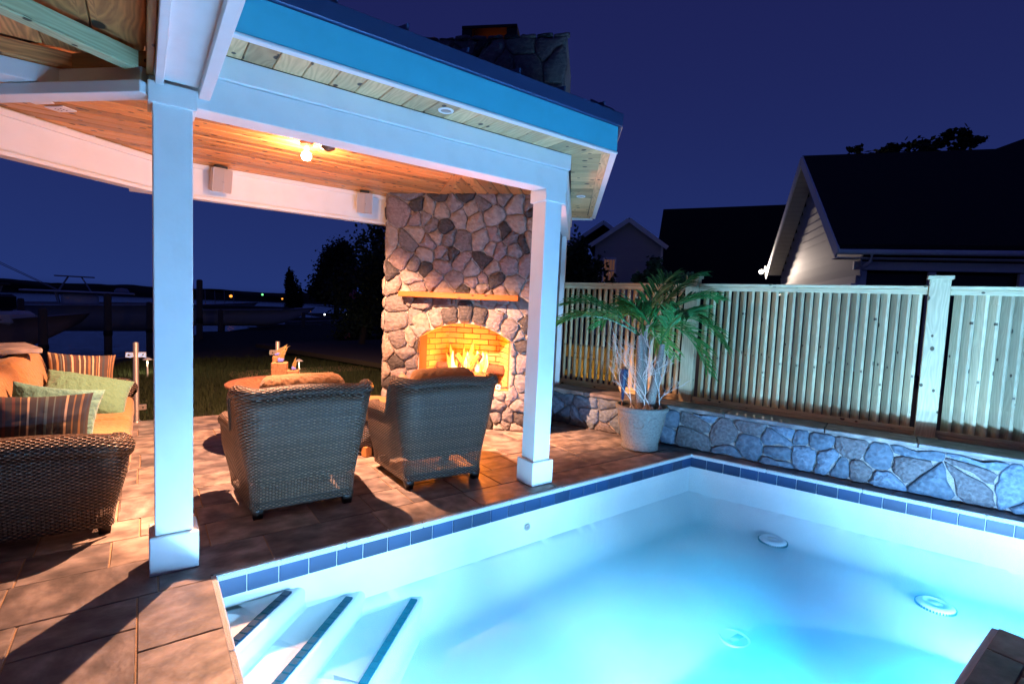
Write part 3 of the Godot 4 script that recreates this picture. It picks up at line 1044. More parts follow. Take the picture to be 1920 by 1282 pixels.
	inner = PackedVector2Array([Vector2(0.06, -3.25), Vector2(2.62, -3.25), Vector2(4.55, -5.24), Vector2(3.75, -5.98), Vector2(0.12, -5.96), Vector2(-1.72, -4.50), Vector2(-1.5, -4.86)])
	var ceil := mi("pavilion_ceiling", prism(PackedVector2Array([Vector2(0.0, -3.2), Vector2(2.7, -3.2), Vector2(4.7, -5.2), Vector2(3.8, -6.1), Vector2(0.05, -6.1), Vector2(-1.8, -4.6)]), 2.735, 2.76, 0.0), M.black, pv)
	var main_part := PackedVector2Array([Vector2(0.06, -3.25), Vector2(2.05, -3.25), Vector2(3.0, -5.97), Vector2(0.12, -5.96), Vector2(-1.72, -4.50), Vector2(-1.45, -4.72)])
	boards(main_part, Vector2(1, 0), 0.136, 2.702, 2.73, "pine", "ceiling_board", ceil, 0.007, 0.013)
	boards(PackedVector2Array([Vector2(2.13, -3.25), Vector2(2.62, -3.25), Vector2(4.55, -5.24), Vector2(3.75, -5.98), Vector2(3.08, -5.97)]), Vector2(0.7071, -0.7071), 0.136, 2.702, 2.73, "pine", "ceiling_board", ceil, 0.007, 0.013)
	bar("mitre_board", Vector3(2.09, 2.706, -3.25), Vector3(3.04, 2.706, -5.97), 0.025, 0.09, M.pine_2, ceil)
	# soffit: front and right side, short boards across the overhang
	var e := [Vector2(2.96, -2.80), Vector2(4.84, -4.86), Vector2(4.70, -5.25), Vector2(2.755, -3.065)]
	var sof := mi("soffit", prism(PackedVector2Array([Vector2(0.28, -3.1), Vector2(2.78, -3.1), Vector2(4.72, -5.2), Vector2(4.84, -4.9), Vector2(2.95, -2.81), Vector2(0.28, -2.81)]), 2.70, 2.72, 0.0), M.black, pv)
	boards(PackedVector2Array([Vector2(0.28, -3.065), Vector2(2.745, -3.065), Vector2(2.94, -2.815), Vector2(0.28, -2.805)]), Vector2(0, 1), 0.148, 2.664, 2.695, "soffit", "soffit_board", sof, 0.004, 0.004)
	boards(PackedVector2Array([Vector2(2.755, -3.065), Vector2(2.90, -2.87), Vector2(4.73, -4.89), Vector2(4.62, -5.10)]), Vector2(0.7071, 0.7071), 0.148, 2.664, 2.695, "soffit", "soffit_board", sof, 0.004, 0.004)
	bar("soffit_border", Vector3(2.925, 2.676, -2.855), Vector3(4.78, 2.676, -4.875), 0.03, 0.07, M.soffit_3, sof)
	bar("soffit_end_board", Vector3(4.60, 2.672, -5.06), Vector3(4.80, 2.672, -4.90), 0.03, 0.08, M.soffit_2, sof)
	# fascia with a thin light lip below, gutter-like metal edge above
	beam_box("fascia", Vector3(0.285, 0, -2.79), Vector3(2.965, 0, -2.79), 2.672, 2.86, 0.03, M.fascia_paint, pv)
	beam_box("fascia_lip", Vector3(0.285, 0, -2.792), Vector3(2.97, 0, -2.792), 2.655, 2.671, 0.045, W, pv)
	beam_box("side_fascia", Vector3(2.965, 0, -2.80), Vector3(4.86, 0, -4.90), 2.672, 2.86, 0.03, M.fascia_paint, pv)
	beam_box("side_fascia_lip", Vector3(2.955, 0, -2.80), Vector3(4.86, 0, -4.905), 2.655, 2.671, 0.05, W, pv)
	beam_box("end_fascia", Vector3(4.86, 0, -4.92), Vector3(4.55, 0, -5.30), 2.64, 2.86, 0.03, W, pv)
	# metal roof in three low slopes, with standing seams
	var eave := 2.955
	var apex := Vector3(1.3, 3.42, -4.7)
	var E := [Vector3(0.28, eave, -2.76), Vector3(3.0, eave, -2.76), Vector3(4.92, eave, -4.90), Vector3(3.9, eave, -6.35), Vector3(-0.1, eave, -6.35), Vector3(-2.2, eave, -4.7), Vector3(-2.0, eave, -3.3)]
	var rst := st_new()
	for i in E.size():
		var a: Vector3 = E[i]; var b: Vector3 = E[(i + 1) % E.size()]
		tri(rst, a, b, apex); tri(rst, a - Vector3(0, 0.03, 0), apex - Vector3(0, 0.03, 0), b - Vector3(0, 0.03, 0))
		quad(rst, a, b, b - Vector3(0, 0.03, 0), a - Vector3(0, 0.03, 0))
	var roof := mi("metal_roof", flat(rst), M.metal_roof, pv)
	beam_box("drip_edge", Vector3(0.285, 0, -2.765), Vector3(2.99, 0, -2.765), 2.862, 2.957, 0.03, M.metal_roof, roof)
	beam_box("drip_edge", Vector3(2.99, 0, -2.775), Vector3(4.90, 0, -4.90), 2.862, 2.957, 0.03, M.metal_roof, roof)
	for i in 7:
		var x := 0.42 + i * 0.395
		var top := Vector3(x, eave + 0.55 * (1.0 - absf(x - 1.3) * 0.35) * 0.6, -3.9)
		bar("seam", Vector3(x, eave + 0.02, -2.765), top, 0.05, 0.014, M.metal_roof, roof, 0.002)
	for i in 5:
		var t := (i + 0.6) / 5.0
		var p := Vector3(3.0, eave + 0.02, -2.76).lerp(Vector3(4.92, eave + 0.02, -4.90), t)
		bar("seam", p, p + Vector3(-0.75, 0.22, -0.68), 0.05, 0.014, M.metal_roof, roof, 0.002)
	# end cap flashing at the roof corner
	mi("ridge_cap", prism(PackedVector2Array([Vector2(2.70, -2.82), Vector2(2.98, -2.84), Vector2(3.10, -3.05), Vector2(2.85, -3.15)]), 2.965, 3.02, 0.012), M.metal_roof, roof)
	var pr := mi("porch_roof", prism(rect(-3.2, -3.5, 0.30, 1.9), 2.985, 3.03, 0.004), M.metal_roof, pv)
	pr.name = "porch_roof"
	# posts that carry the far beams, outside the picture or behind the near column
	for p in [Vector3(-1.62, 1.19, -4.72), Vector3(4.40, 1.19, -5.02)]:
		var col := mi("column", box_mesh(Vector3(0.165, 2.36, 0.165), 0.004), W, pv, Transform3D(Basis(Vector3.UP, PI / 4), p))
		mi("base", box_mesh(Vector3(0.215, 0.20, 0.215), 0.005), W, col, Transform3D(Basis(), Vector3(0, -1.09, 0)))

# ---------------------------------------------------------------- fireplace
func face_xf(s: float, y: float, d: float) -> Transform3D:
	# local x along the face, y up, z out of it
	return Transform3D(Basis(LT, Vector3.UP, LN), F0 + LT * s + Vector3(0, y, 0) + LN * d)

func arch_y(s: float) -> float:
	var t := (s - 0.995) / 0.545
	return 1.04 + 0.185 * (1.0 - t * t)

func build_fireplace() -> void:
	var fp := thing("stone_fireplace", "tall field stone outdoor fireplace with chimney in the pavilion corner", "fireplace", F0)
	var base := Transform3D(Basis(LT, Vector3.UP, LN), Vector3.ZERO)
	fp.transform = Transform3D(Basis(LT, Vector3.UP, LN), F0)
	var Wd := 2.02
	var top := 4.40
	var s0 := 0.45; var s1 := 1.54; var y0 := 0.46
	# mortar body with an arched opening
	var st := st_new()
	var arch: Array = []
	for i in 13:
		var s := lerpf(s0, s1, i / 12.0)
		arch.append(Vector2(s, arch_y(s)))
	var fq := func(x0: float, ya: float, x1: float, yb: float) -> void:
		quad(st, Vector3(x0, ya, 0), Vector3(x0, yb, 0), Vector3(x1, yb, 0), Vector3(x1, ya, 0))
	fq.call(0.0, 0.0, s0, top); fq.call(s1, 0.0, Wd, top); fq.call(s0, 0.0, s1, y0)
	for i in 12:
		var a: Vector2 = arch[i]; var b: Vector2 = arch[i + 1]
		quad(st, Vector3(a.x, a.y, 0), Vector3(a.x, top, 0), Vector3(b.x, top, 0), Vector3(b.x, b.y, 0))
		quad(st, Vector3(a.x, a.y, 0), Vector3(b.x, b.y, 0), Vector3(b.x, b.y, -0.12), Vector3(a.x, a.y, -0.12))
	# sides, back and top
	quad(st, Vector3(0, 0, 0), Vector3(0, 0, -0.95), Vector3(0, top, -0.95), Vector3(0, top, 0))
	quad(st, Vector3(Wd, 0, 0), Vector3(Wd, top, 0), Vector3(Wd, top, -0.95), Vector3(Wd, 0, -0.95))
	quad(st, Vector3(0, 0, -0.95), Vector3(Wd, 0, -0.95), Vector3(Wd, top, -0.95), Vector3(0, top, -0.95))
	quad(st, Vector3(0, top, 0), Vector3(0, top, -0.95), Vector3(Wd, top, -0.95), Vector3(Wd, top, 0))
	mi("mortar_body", flat(st), M.mortar, fp)
	var opening := PackedVector2Array([Vector2(s0 - 0.01, y0 - 0.005)])
	for a in arch: opening.append(a + Vector2(0, 0.008))
	opening.append(Vector2(s1 + 0.01, y0 - 0.005))
	# field stones of the face, with a ring of larger ones over the arch
	var ring := []
	for k in 7:
		var a0 := s0 - 0.02 + (s1 - s0 + 0.04) * k / 7.0 + (rnd(-0.02, 0.02) if k > 0 else 0.0)
		var a1 := s0 - 0.02 + (s1 - s0 + 0.04) * (k + 1) / 7.0
		var hh := 0.21 if k != 3 else 0.27
		ring.append([a0, a1, hh + rnd(-0.02, 0.02)])
	var ring_poly := PackedVector2Array()
	for r in ring:
		var p := PackedVector2Array([Vector2(r[0], arch_y(r[0]) + 0.012), Vector2(r[0] - (0.995 - r[0]) * 0.18, arch_y(r[0]) + r[2]), Vector2(r[1] - (0.995 - r[1]) * 0.18, arch_y(r[1]) + r[2]), Vector2(r[1], arch_y(r[1]) + 0.012)])
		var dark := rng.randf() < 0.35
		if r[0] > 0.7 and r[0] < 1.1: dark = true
		mi("stone", stone_mesh(p, rnd(0.03, 0.045), 0.02), M["stone_%d" % (5 if dark else rng.randi_range(0, 4))], fp)
		if ring_poly.size() == 0: ring_poly = p
		else: ring_poly = Geometry2D.merge_polygons(Geometry2D.offset_polygon(ring_poly, 0.004)[0], Geometry2D.offset_polygon(p, 0.004)[0])[0]
	var faces := cells(Wd, 2.72, 178, 1.15)
	for c in faces:
		var parts: Array = Geometry2D.clip_polygons(c, opening)
		for q in parts:
			for p in Geometry2D.clip_polygons(q, ring_poly):
				if Geometry2D.is_polygon_clockwise(p) and parts.size() > 1: continue
				stone_of(p, fp)
	# chimney above the roof, coarser
	for c in cells(Wd, 1.62, 52, 1.1):
		var p := PackedVector2Array()
		for v in c: p.append(v + Vector2(0, 2.78))
		stone_of(p, fp)
	# irregular stones along the top and the left edge give the ragged outline
	for k in 11:
		var x := 0.02 + k * 0.185
		stone_of(PackedVector2Array([Vector2(x, 4.39), Vector2(x + 0.18, 4.39), Vector2(x + 0.18, 4.425 + rnd(0.0, 0.02)), Vector2(x, 4.425 + rnd(0.0, 0.02))]), fp)
	var y := 0.0
	while y < 4.3:
		var h := rnd(0.14, 0.30)
		var pm := PackedVector2Array([Vector2(0.0, y), Vector2(rnd(0.25, 0.4), y), Vector2(rnd(0.25, 0.4), y + h), Vector2(0.0, y + h)])
		mi("stone", stone_mesh(pm, rnd(0.012, 0.035), 0.01), M["stone_%d" % (5 if rng.randf() < 0.15 else rng.randi_range(0, 4))], fp, Transform3D(Basis(Vector3(0, 0, -1), Vector3.UP, Vector3(-1, 0, 0)).inverse().transposed() if false else Basis(Vector3(0, 0, -1), Vector3.UP, Vector3(-1, 0, 0)), Vector3(0, 0, 0.02)))
		y += h
	# flue cap
	var cap := mi("flue_cap", box_mesh(Vector3(0.64, 0.035, 0.5), 0.004), M.black, fp, Transform3D(Basis(), Vector3(1.12, 4.60, -0.35)))
	for x in [0.86, 1.38]:
		for z in [-0.14, -0.56]:
			mi("cap_post", box_mesh(Vector3(0.12, 0.19, 0.06), 0.004), M.black, cap, Transform3D(Basis(), Vector3(x - 1.12, -0.11, z + 0.35)))
	mi("flue_liner_painted_glow", box_mesh(Vector3(0.34, 0.16, 0.02), 0.004), M.painted_flue_glow, cap, Transform3D(Basis(), Vector3(0.0, -0.10, -0.16)))  # liner panel whose own glow stands in for firelight
	# mantel
	mi("mantel", box_mesh(Vector3(1.40, 0.062, 0.16), 0.005, Vector2(0.2, 0.1)), M.mantel_wood, fp, Transform3D(Basis(), Vector3(0.93, 1.535, 0.09)))
	# firebox: back, two splayed sides, floor, smoke chamber
	var fb := mi("firebox", firebox_shell(s0, s1, y0), M.fire_mortar, fp)
	var bl := 0.205; var bh := 0.062
	var walls := [[Vector3(s0 + 0.20, 0, -0.52), Vector3(s1 - 0.20, 0, -0.52)], [Vector3(s0, 0, -0.10), Vector3(s0 + 0.20, 0, -0.52)], [Vector3(s1 - 0.20, 0, -0.52), Vector3(s1, 0, -0.10)]]
	for w in walls:
		var a: Vector3 = w[0]; var b: Vector3 = w[1]
		var l := a.distance_to(b); var d := (b - a) / l
		var inw := Vector3(-d.z, 0, d.x) * -1.0
		if inw.z < 0: inw = -inw
		for rw in 12:
			var yy := y0 + 0.005 + rw * (bh + 0.007)
			var x := -(0.5 * bl if rw % 2 == 1 else 0.0)
			while x < l - 0.02:
				var xa := maxf(x, 0.002); var xb := minf(x + bl, l - 0.002)
				if xb - xa > 0.03:
					mi("brick", box_mesh(Vector3(snappedf(xb - xa, 0.001), bh, 0.03), 0.004), M["fire_brick_%d" % rng.randi_range(0, 3)], fb, Transform3D(Basis(d, Vector3.UP, d.cross(Vector3.UP)), a + d * ((xa + xb) * 0.5) + Vector3(0, yy + bh * 0.5, 0) + inw * 0.004))
				x += bl + 0.008
	for i in 5:
		for j in 4:
			mi("brick", box_mesh(Vector3(0.205, 0.03, 0.10), 0.004), M["fire_brick_%d" % rng.randi_range(0, 3)], fb, Transform3D(Basis(), Vector3(0.57 + i * 0.213, y0 - 0.012, -0.46 + j * 0.108)))
	# logs and flames
	build_logs(s0, s1, y0)

func stone_of(p: PackedVector2Array, fp: Node) -> void:
	var ar := 0.0
	for i in p.size(): ar += p[i].cross(p[(i + 1) % p.size()])
	if absf(ar) < 0.0035: return
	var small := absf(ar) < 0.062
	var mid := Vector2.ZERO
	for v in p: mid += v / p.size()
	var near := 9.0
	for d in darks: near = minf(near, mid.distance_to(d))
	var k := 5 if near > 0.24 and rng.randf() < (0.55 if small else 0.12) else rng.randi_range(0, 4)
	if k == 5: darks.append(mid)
	mi("stone", stone_mesh(p, rnd(0.022, 0.05), 0.02), M["stone_%d" % k], fp)

func firebox_shell(s0: float, s1: float, y0: float) -> ArrayMesh:
	var st := st_new()
	var a := Vector3(s0 - 0.012, y0, 0.0); var b := Vector3(s0 + 0.19, y0, -0.535); var c := Vector3(s1 - 0.19, y0, -0.535); var d := Vector3(s1 + 0.012, y0, 0.0)
	var up := Vector3(0, 0.86, 0)
	quad(st, a, a + up, b + up, b); quad(st, b, b + up, c + up, c); quad(st, c, c + up, d + up, d)
	var dn := Vector3(0, -0.03, 0)
	quad(st, a + dn, b + dn, c + dn, d + dn)
	quad(st, a + up, d + up, c + up, b + up)
	return flat(st)

func flame(h: float, w: float, lean: float, s: int) -> ArrayMesh:
	var n := noise(1.6, 2, s)
	var rows := []; var uvs := []
	for i in 11:
		var t := i / 10.0
		var r := w * (0.25 + 1.2 * t) * pow(1.0 - t, 0.9) * 1.9
		var cx := lean * t * t + 0.25 * w * n.get_noise_2d(t * 2.0, s * 3.1)
		var rr := []; var u := []
		for k in 11:
			var a := TAU * k / 10
			var q := r * (1.0 + 0.7 * n.get_noise_3d(cos(a) * 0.8, t * 1.6, sin(a) * 0.8 + s))
			rr.append(Vector3(cx + cos(a) * q, t * h, sin(a) * q * 0.6)); u.append(Vector2(k / 10.0, t))
		rows.append(rr); uvs.append(u)
	return grid_mesh(rows, uvs)

func log_mesh(l: float, r: float, s: int) -> ArrayMesh:
	var n := noise(4.0, 3, s)
	var rows := []; var uvs := []
	for i in 13:
		var t := i / 12.0
		var rr := []; var u := []
		for k in 13:
			var a := TAU * k / 12
			var q := (r if i > 0 and i < 12 else r * 0.86) * (1.0 + 0.22 * n.get_noise_3d(cos(a), t * 3.0, sin(a)))
			if i == 0 or i == 12: q = r * 0.02
			elif i == 1 or i == 11: q *= 0.93
			var x := (clampf((t - 1 / 12.0) * 12 / 10.0, 0, 1) - 0.5) * l
			rr.append(Vector3(x, cos(a) * q, sin(a) * q)); u.append(Vector2(t, k / 12.0))
		rows.append(rr); uvs.append(u)
	return grid_mesh(rows, uvs, true)

func build_logs(s0: float, s1: float, y0: float) -> void:
	var g := "logs burning in the fireplace"
	var spec := [
		[0.66, 0.055, Vector3(0.98, 0.12, -0.22), 0.05, 0.0, "long front log lying across the fireplace below the flames"],
		[0.42, 0.06, Vector3(0.78, 0.20, -0.36), 0.1, 0.0, "short rear log at the left end of the fire"],
		[0.44, 0.065, Vector3(1.24, 0.21, -0.34), -0.15, -0.06, "thick rear log at the right end of the fire"],
		[0.32, 0.036, Vector3(0.93, 0.25, -0.25), 0.25, -0.95, "thin log leaning to the left between the flames"],
		[0.30, 0.038, Vector3(1.07, 0.25, -0.24), -0.2, 1.05, "thin log leaning to the right between the flames"],
		[0.24, 0.034, Vector3(0.70, 0.11, -0.17), 0.5, 0.25, "small log stub in front at the left of the fire"]]
	for i in spec.size():
		var a: Array = spec[i]
		var xf := face_xf(0, y0, 0) * Transform3D(Basis(Vector3.UP, a[3]) * Basis(Vector3.BACK, a[4]), a[2])
		solo("log", log_mesh(a[0], a[1], i + 3), M.log_bark, a[5], "log", g, xf)
	solo("log_grate", grate_mesh(), M.black, "black iron grate under the burning logs", "grate", "", face_xf(0.98, y0, -0.24))
	var fire := thing("fire", "bright yellow fire burning on logs in the stone fireplace", "fire")
	fire.transform = face_xf(0, y0, 0)
	for i in 26:
		var side: float = [0.80, 0.975, 1.15][i % 3]
		var h: float = [0.30, 0.36, 0.33][i % 3] * rnd(0.35, 1.05)
		var core := i < 12
		var x := side + rnd(-0.05, 0.05)
		mi("flame" if core else "flame_tongue", flame(h * (0.8 if core else 1.1), rnd(0.024, 0.044) * (1.0 if core else 0.8), rnd(-0.06, 0.06), i + 2), M.flame_core if core else M.flame_edge, fire, Transform3D(Basis(Vector3.UP, rnd(0, 3)), Vector3(x, 0.15 + rnd(0.0, 0.04), -0.26 + rnd(-0.05, 0.05))))
	omni(Vector3(0.98, 0.36, -0.16), Color(1.0, 0.22, 0.008), 3.8, 0.10, "fire_glow", fire)

func grate_mesh() -> ArrayMesh:
	var st := st_new()
	for i in 6: add_box(st, Vector3(-0.30 + i * 0.12, 0.05, 0), Vector3(0.015, 0.015, 0.30), 0.002)
	for z in [-0.13, 0.13]: add_box(st, Vector3(0, 0.035, z), Vector3(0.66, 0.014, 0.014), 0.002)
	for x in [-0.3, 0.3]:
		for z in [-0.13, 0.13]: add_box(st, Vector3(x, 0.012, z), Vector3(0.016, 0.03, 0.016), 0.002)
	return flat(st)

# ---------------------------------------------------------------- low wall, fence
func wxf(s: float, y: float, off: float) -> Transform3D:
	# local x along the wall towards the viewer's right, y up, z out towards the pool
	return Transform3D(Basis(-FD, Vector3.UP, -FN), W0 - FD * s + Vector3(0, y, 0) + FN * off)

func build_wall_and_fence() -> void:
	var wl := thing("stone_wall", "low field stone retaining wall with slate coping along the pool", "wall")
	wl.transform = wxf(-1.9, 0, 0)
	var L := 6.9
	mi("mortar_core", box_mesh(Vector3(L, 0.40, 0.3), 0.0), M.mortar, wl, Transform3D(Basis(), Vector3(L / 2, 0.20, -0.152)))
	for c in cells(L, 0.40, 62, 1.5):
		var ar := 0.0
		for i in c.size(): ar += c[i].cross(c[(i + 1) % c.size()])
		if absf(ar) < 0.004: continue
		mi("stone", stone_mesh(c, rnd(0.018, 0.045), 0.01), M.stone_4 if rng.randf() < 0.10 else M["pool_tinted_stone_%d" % rng.randi_range(0, 2)], wl)
	var x := 0.0
	while x < L:
		var w := minf(rnd(0.55, 0.95), L - x + 0.01)
		mi("coping_slab", box_mesh(Vector3(w - 0.006, 0.04, 0.36), 0.006, Vector2(rnd(0, 3), rnd(0, 3))), M["slate_%d" % rng.randi_range(0, 2)], wl, Transform3D(Basis(), Vector3(x + w / 2, 0.422, -0.14)))
		x += w
	# planting bed between coping and fence
	var bed := mi("planting_bed", box_mesh(Vector3(L + 1.0, 0.38, 1.2), 0.0), M.soil, self, wxf(-1.9 + L / 2, 0.19, 0.92))
	bed.set_meta("kind", "structure")
	# fence
	var fn := thing("wood_fence", "cedar louvre fence with square posts behind the low stone wall", "fence")
	fn.transform = wxf(0, 0, 0.52)
	var posts := [-2.17, 0.085, 2.275, 4.47]
	for p in posts:
		var post := mi("post", box_mesh(Vector3(0.15, 1.46, 0.11), 0.004, Vector2(rnd(0, 3), rnd(0, 1))), M["cedar_%d" % rng.randi_range(1, 3)], fn, Transform3D(Basis(), Vector3(p, 1.13, 0.035)))
		mi("post_cap", box_mesh(Vector3(0.185, 0.035, 0.145), 0.005), M.cedar_2, post, Transform3D(Basis(), Vector3(0, 0.745, 0)))
		mi("post_foot", box_mesh(Vector3(0.19, 0.05, 0.15), 0.004), M.cedar_1, post, Transform3D(Basis(), Vector3(0, -0.725, 0.002)))
	var slat := []
	for k in 5: slat.append(box_mesh(Vector3(0.098, 1.27, 0.032), 0.011, Vector2(k * 0.37, k * 0.23)))
	for i in 3:
		var a: float = posts[i] + 0.078; var b: float = posts[i + 1] - 0.078
		bar("top_rail", Vector3(a, 1.785, 0.0), Vector3(b, 1.785, 0.0), 0.03, 0.12, M.cedar_3, fn)
		bar("upper_rail", Vector3(a, 1.745, 0.03), Vector3(b, 1.745, 0.03), 0.045, 0.03, M.cedar_2, fn)
		bar("upper_rail", Vector3(a, 1.745, -0.045), Vector3(b, 1.745, -0.045), 0.045, 0.03, M.cedar_2, fn)
		bar("bottom_rail", Vector3(a, 0.435, 0.0), Vector3(b, 0.435, 0.0), 0.035, 0.12, M.cedar_1, fn)
		bar("lower_rail", Vector3(a, 0.475, 0.045), Vector3(b, 0.475, 0.045), 0.035, 0.025, M.cedar_2, fn)
		var cnt := 25
		for k in cnt:
			var s := lerpf(a + 0.03, b - 0.03, (k + 0.5) / cnt)
			mi("slat", slat[rng.randi_range(0, 4)], M["cedar_%d" % rng.randi_range(0, 3)], fn, Transform3D(Basis(Vector3.UP, deg_to_rad(-52.0 + rnd(-2.0, 2.0))), Vector3(s, 1.105, -0.006)))
	# ground beyond the fence and the small lit wall seen between the slats
	var yard := st_new()
	add_box(yard, Vector3(4.0, -0.1, -8.0), Vector3(24.0, 0.1, 13.0), 0.0)
	var y := mi("side_yard", flat(yard), M.soil, self, wxf(-4.0, 0.15, 0))
	y.set_meta("kind", "structure")
	var low := thing("garden_wall", "low yellow lit garden wall seen between fence slats beside the pavilion", "wall")
	low.transform = wxf(0, 0, 2.6)
	for i in 5:
		for j in 3:
			mi("block", box_mesh(Vector3(0.32, 0.235, 0.2), 0.02), M.yellow_stone, low, Transform3D(Basis(), Vector3(-2.6 + i * 0.325 + (0.16 if j % 2 else 0.0), 0.22 + j * 0.24, rnd(-0.015, 0.015))))
	for i in 2:
		var lamp := thing("garden_lamp", ["small yellow garden lamp behind the fence at its pavilion end", "small yellow garden lamp behind the fence, the one nearer the palm"][i], "garden lamp", (wxf(-2.3 + i * 0.8, 0.12, 2.0)).origin, 0.0, "garden lamps behind the fence")
		mi("stake", lathe([Vector2(0.012, 0.0), Vector2(0.012, 0.16)], 8), M.dark_bronze, lamp)
		mi("lamp_head", lathe([Vector2(0.0, 0.24), Vector2(0.04, 0.23), Vector2(0.05, 0.19), Vector2(0.03, 0.16)], 12), M.dark_bronze, lamp)
		mi("lamp_glow", box_mesh(Vector3(0.03, 0.03, 0.03), 0.008), M.path_lens, lamp, Transform3D(Basis(), wxf(0, 0, 0).basis * Vector3(0, 0, -0.09) + Vector3(0, 0.21, 0)))
		omni(wxf(0, 0, 0).basis * Vector3(0, 0, -0.09) + Vector3(0, 0.21, 0), Color(1.0, 0.60, 0.10), 0.30, 0.02, "lamp_light", lamp)

# ---------------------------------------------------------------- houses
const H1 := Vector3(0.611, 0, 0.791)
const H2 := Vector3(0.791, 0, -0.611)

func build_houses() -> void:
	# house with the siding gable: origin at the near eave corner, x along the ridge, z towards the viewer side (-e2)
	var o := Vector3(14.75, 0, -5.8)
	var B := Basis(H1, Vector3.UP, -H2)
	var a := thing("gable_house", "dark roofed house with lit white siding gable beyond the fence", "house")
	a.transform = Transform3D(B, o)
	var D := 9.1; var half := 4.55; var eave := 3.3; var ridge := 6.9; var Ln := 11.0
	# roof slabs (local z = -e2, so the far eave is at z = -D)
	var st := st_new()
	for sgn in [0, 1]:
		var e := Vector3(0, eave, 0) if sgn == 0 else Vector3(0, eave, -D)
		var r := Vector3(0, ridge, -half)
		var up := Vector3(0, 0.14, 0)
		var x := Vector3(Ln, 0, 0)
		quad(st, e + up, r + up, r + up + x, e + up + x)
		quad(st, e, e + x, r + x, r)
		quad(st, e, r, r + up, e + up)
		quad(st, e, e + up, e + up + x, e + x)
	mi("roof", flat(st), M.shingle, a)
	for e in [Vector3(-0.015, eave - 0.08, 0.02), Vector3(-0.015, eave - 0.08, -D - 0.02)]:
		bar("rake_board", e, Vector3(-0.015, ridge - 0.02, -half), 0.30, 0.05, M.house_trim, a)
	# soffit boards under the gable overhang
	for sgn in [0, 1]:
		var e := Vector3(0.28, eave - 0.03, 0.0 if sgn == 0 else -D); var r := Vector3(0.28, ridge - 0.05, -half)
		for k in 26:
			var p := e.lerp(r, (k + 0.5) / 26.0)
			var dir := (r - e).normalized()
			mi("soffit_board", box_mesh(Vector3(0.54, 0.02, 0.215), 0.008), M.siding, a, Transform3D(Basis(Vector3.RIGHT, Vector3(0, dir.y, dir.z).cross(Vector3.RIGHT) * -1.0, Vector3(0, dir.y, dir.z)), p))
	# lapped siding of the gable wall
	for k in 15:
		var y := 2.75 + k * 0.27
		var lim := half - 0.05 if y < eave else (ridge - y) / (ridge - eave) * half - 0.06
		if lim < 0.15: break
		mi("siding_board", box_mesh(Vector3(0.03, 0.275, snappedf(lim * 2.0, 0.01)), 0.003), M.siding, a, Transform3D(Basis(Vector3.BACK, 0.17), Vector3(0.58, y, -half)))
	mi("frieze", box_mesh(Vector3(0.06, 0.22, 8.7), 0.004), M.siding, a, Transform3D(Basis(), Vector3(0.56, 2.55, -half)))
	mi("drip_trim", box_mesh(Vector3(0.16, 0.05, 8.8), 0.004), M.house_trim, a, Transform3D(Basis(), Vector3(0.50, 2.42, -half)))
	# screened porch below
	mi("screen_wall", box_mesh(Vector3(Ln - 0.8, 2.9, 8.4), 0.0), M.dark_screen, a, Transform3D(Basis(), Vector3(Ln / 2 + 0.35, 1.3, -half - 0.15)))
	for z in [-0.45, -2.4, -4.4, -6.4, -8.6]:
		mi("porch_post", box_mesh(Vector3(0.09, 2.5, 0.09), 0.004), M.house_trim, a, Transform3D(Basis(), Vector3(0.60, 1.2, z)))
	for x in [0.75, 2.3, 4.2, 6.2]:
		mi("porch_post", box_mesh(Vector3(0.16, 2.8, 0.10), 0.004), M.house_trim, a, Transform3D(Basis(), Vector3(x, 1.4, -0.40)))
	bar("porch_beam", Vector3(0.5, 2.93, -0.36), Vector3(Ln - 1.0, 2.93, -0.36), 0.22, 0.12, M.house_trim, a)
	bar("eave_soffit", Vector3(0.0, 3.10, -0.2), Vector3(Ln - 1.0, 3.10, -0.2), 0.03, 0.44, M.house_trim, a)
	bar("gutter", Vector3(-0.04, 3.24, 0.09), Vector3(Ln - 1.0, 3.24, 0.09), 0.13, 0.13, M.house_trim, a, 0.03)
	mi("downspout", tube([Vector3(0.75, 3.2, 0.1), Vector3(0.75, 3.0, 0.08), Vector3(0.62, 2.82, -0.20), Vector3(0.60, 2.6, -0.33), Vector3(0.60, 0.2, -0.33)], [0.05, 0.05, 0.05, 0.05, 0.05], 8), M.house_trim, a)
	# flood light at the far eave corner
	var fl := thing("flood_light", "bright security flood light at the corner of the siding gable", "flood light", o + B * Vector3(-0.22, 3.42, -9.1))
	mi("lamp_bulb", lathe([Vector2(0.0, -0.10), Vector2(0.07, -0.07), Vector2(0.10, 0.0), Vector2(0.07, 0.07), Vector2(0.0, 0.10)], 14), M.flood_lens, fl)
	mi("bracket", box_mesh(Vector3(0.04, 0.25, 0.04), 0.004), M.house_trim, fl, Transform3D(Basis(), Vector3(0.06, 0.12, 0.12)))
	spot(Vector3.ZERO, B * Vector3(2.2, 0.3, 4.0), Color(1.0, 0.80, 0.66), 17.0, 80.0, 0.5, 0.05, "flood_lamp", fl)
	# block of dark roof between
	var b := thing("dark_house", "dark shingled house roof standing behind the palm and the siding gable", "house")
	var b0 := Vector3(27.3, 0, -21.9); var bd := (Vector3(31.2, 0, -14.9) - b0).normalized()
	b.transform = Transform3D(Basis(bd, Vector3.UP, bd.cross(Vector3.UP)), b0)
	var rs := st_new()
	quad(rs, Vector3(0, 2.3, 0), Vector3(0, 8.9, -3.6), Vector3(9, 8.9, -3.6), Vector3(9, 2.3, 0))
	quad(rs, Vector3(0, 2.3, -7.2), Vector3(9, 2.3, -7.2), Vector3(9, 8.9, -3.6), Vector3(0, 8.9, -3.6))
	var bx := bd.cross(Vector3.UP)
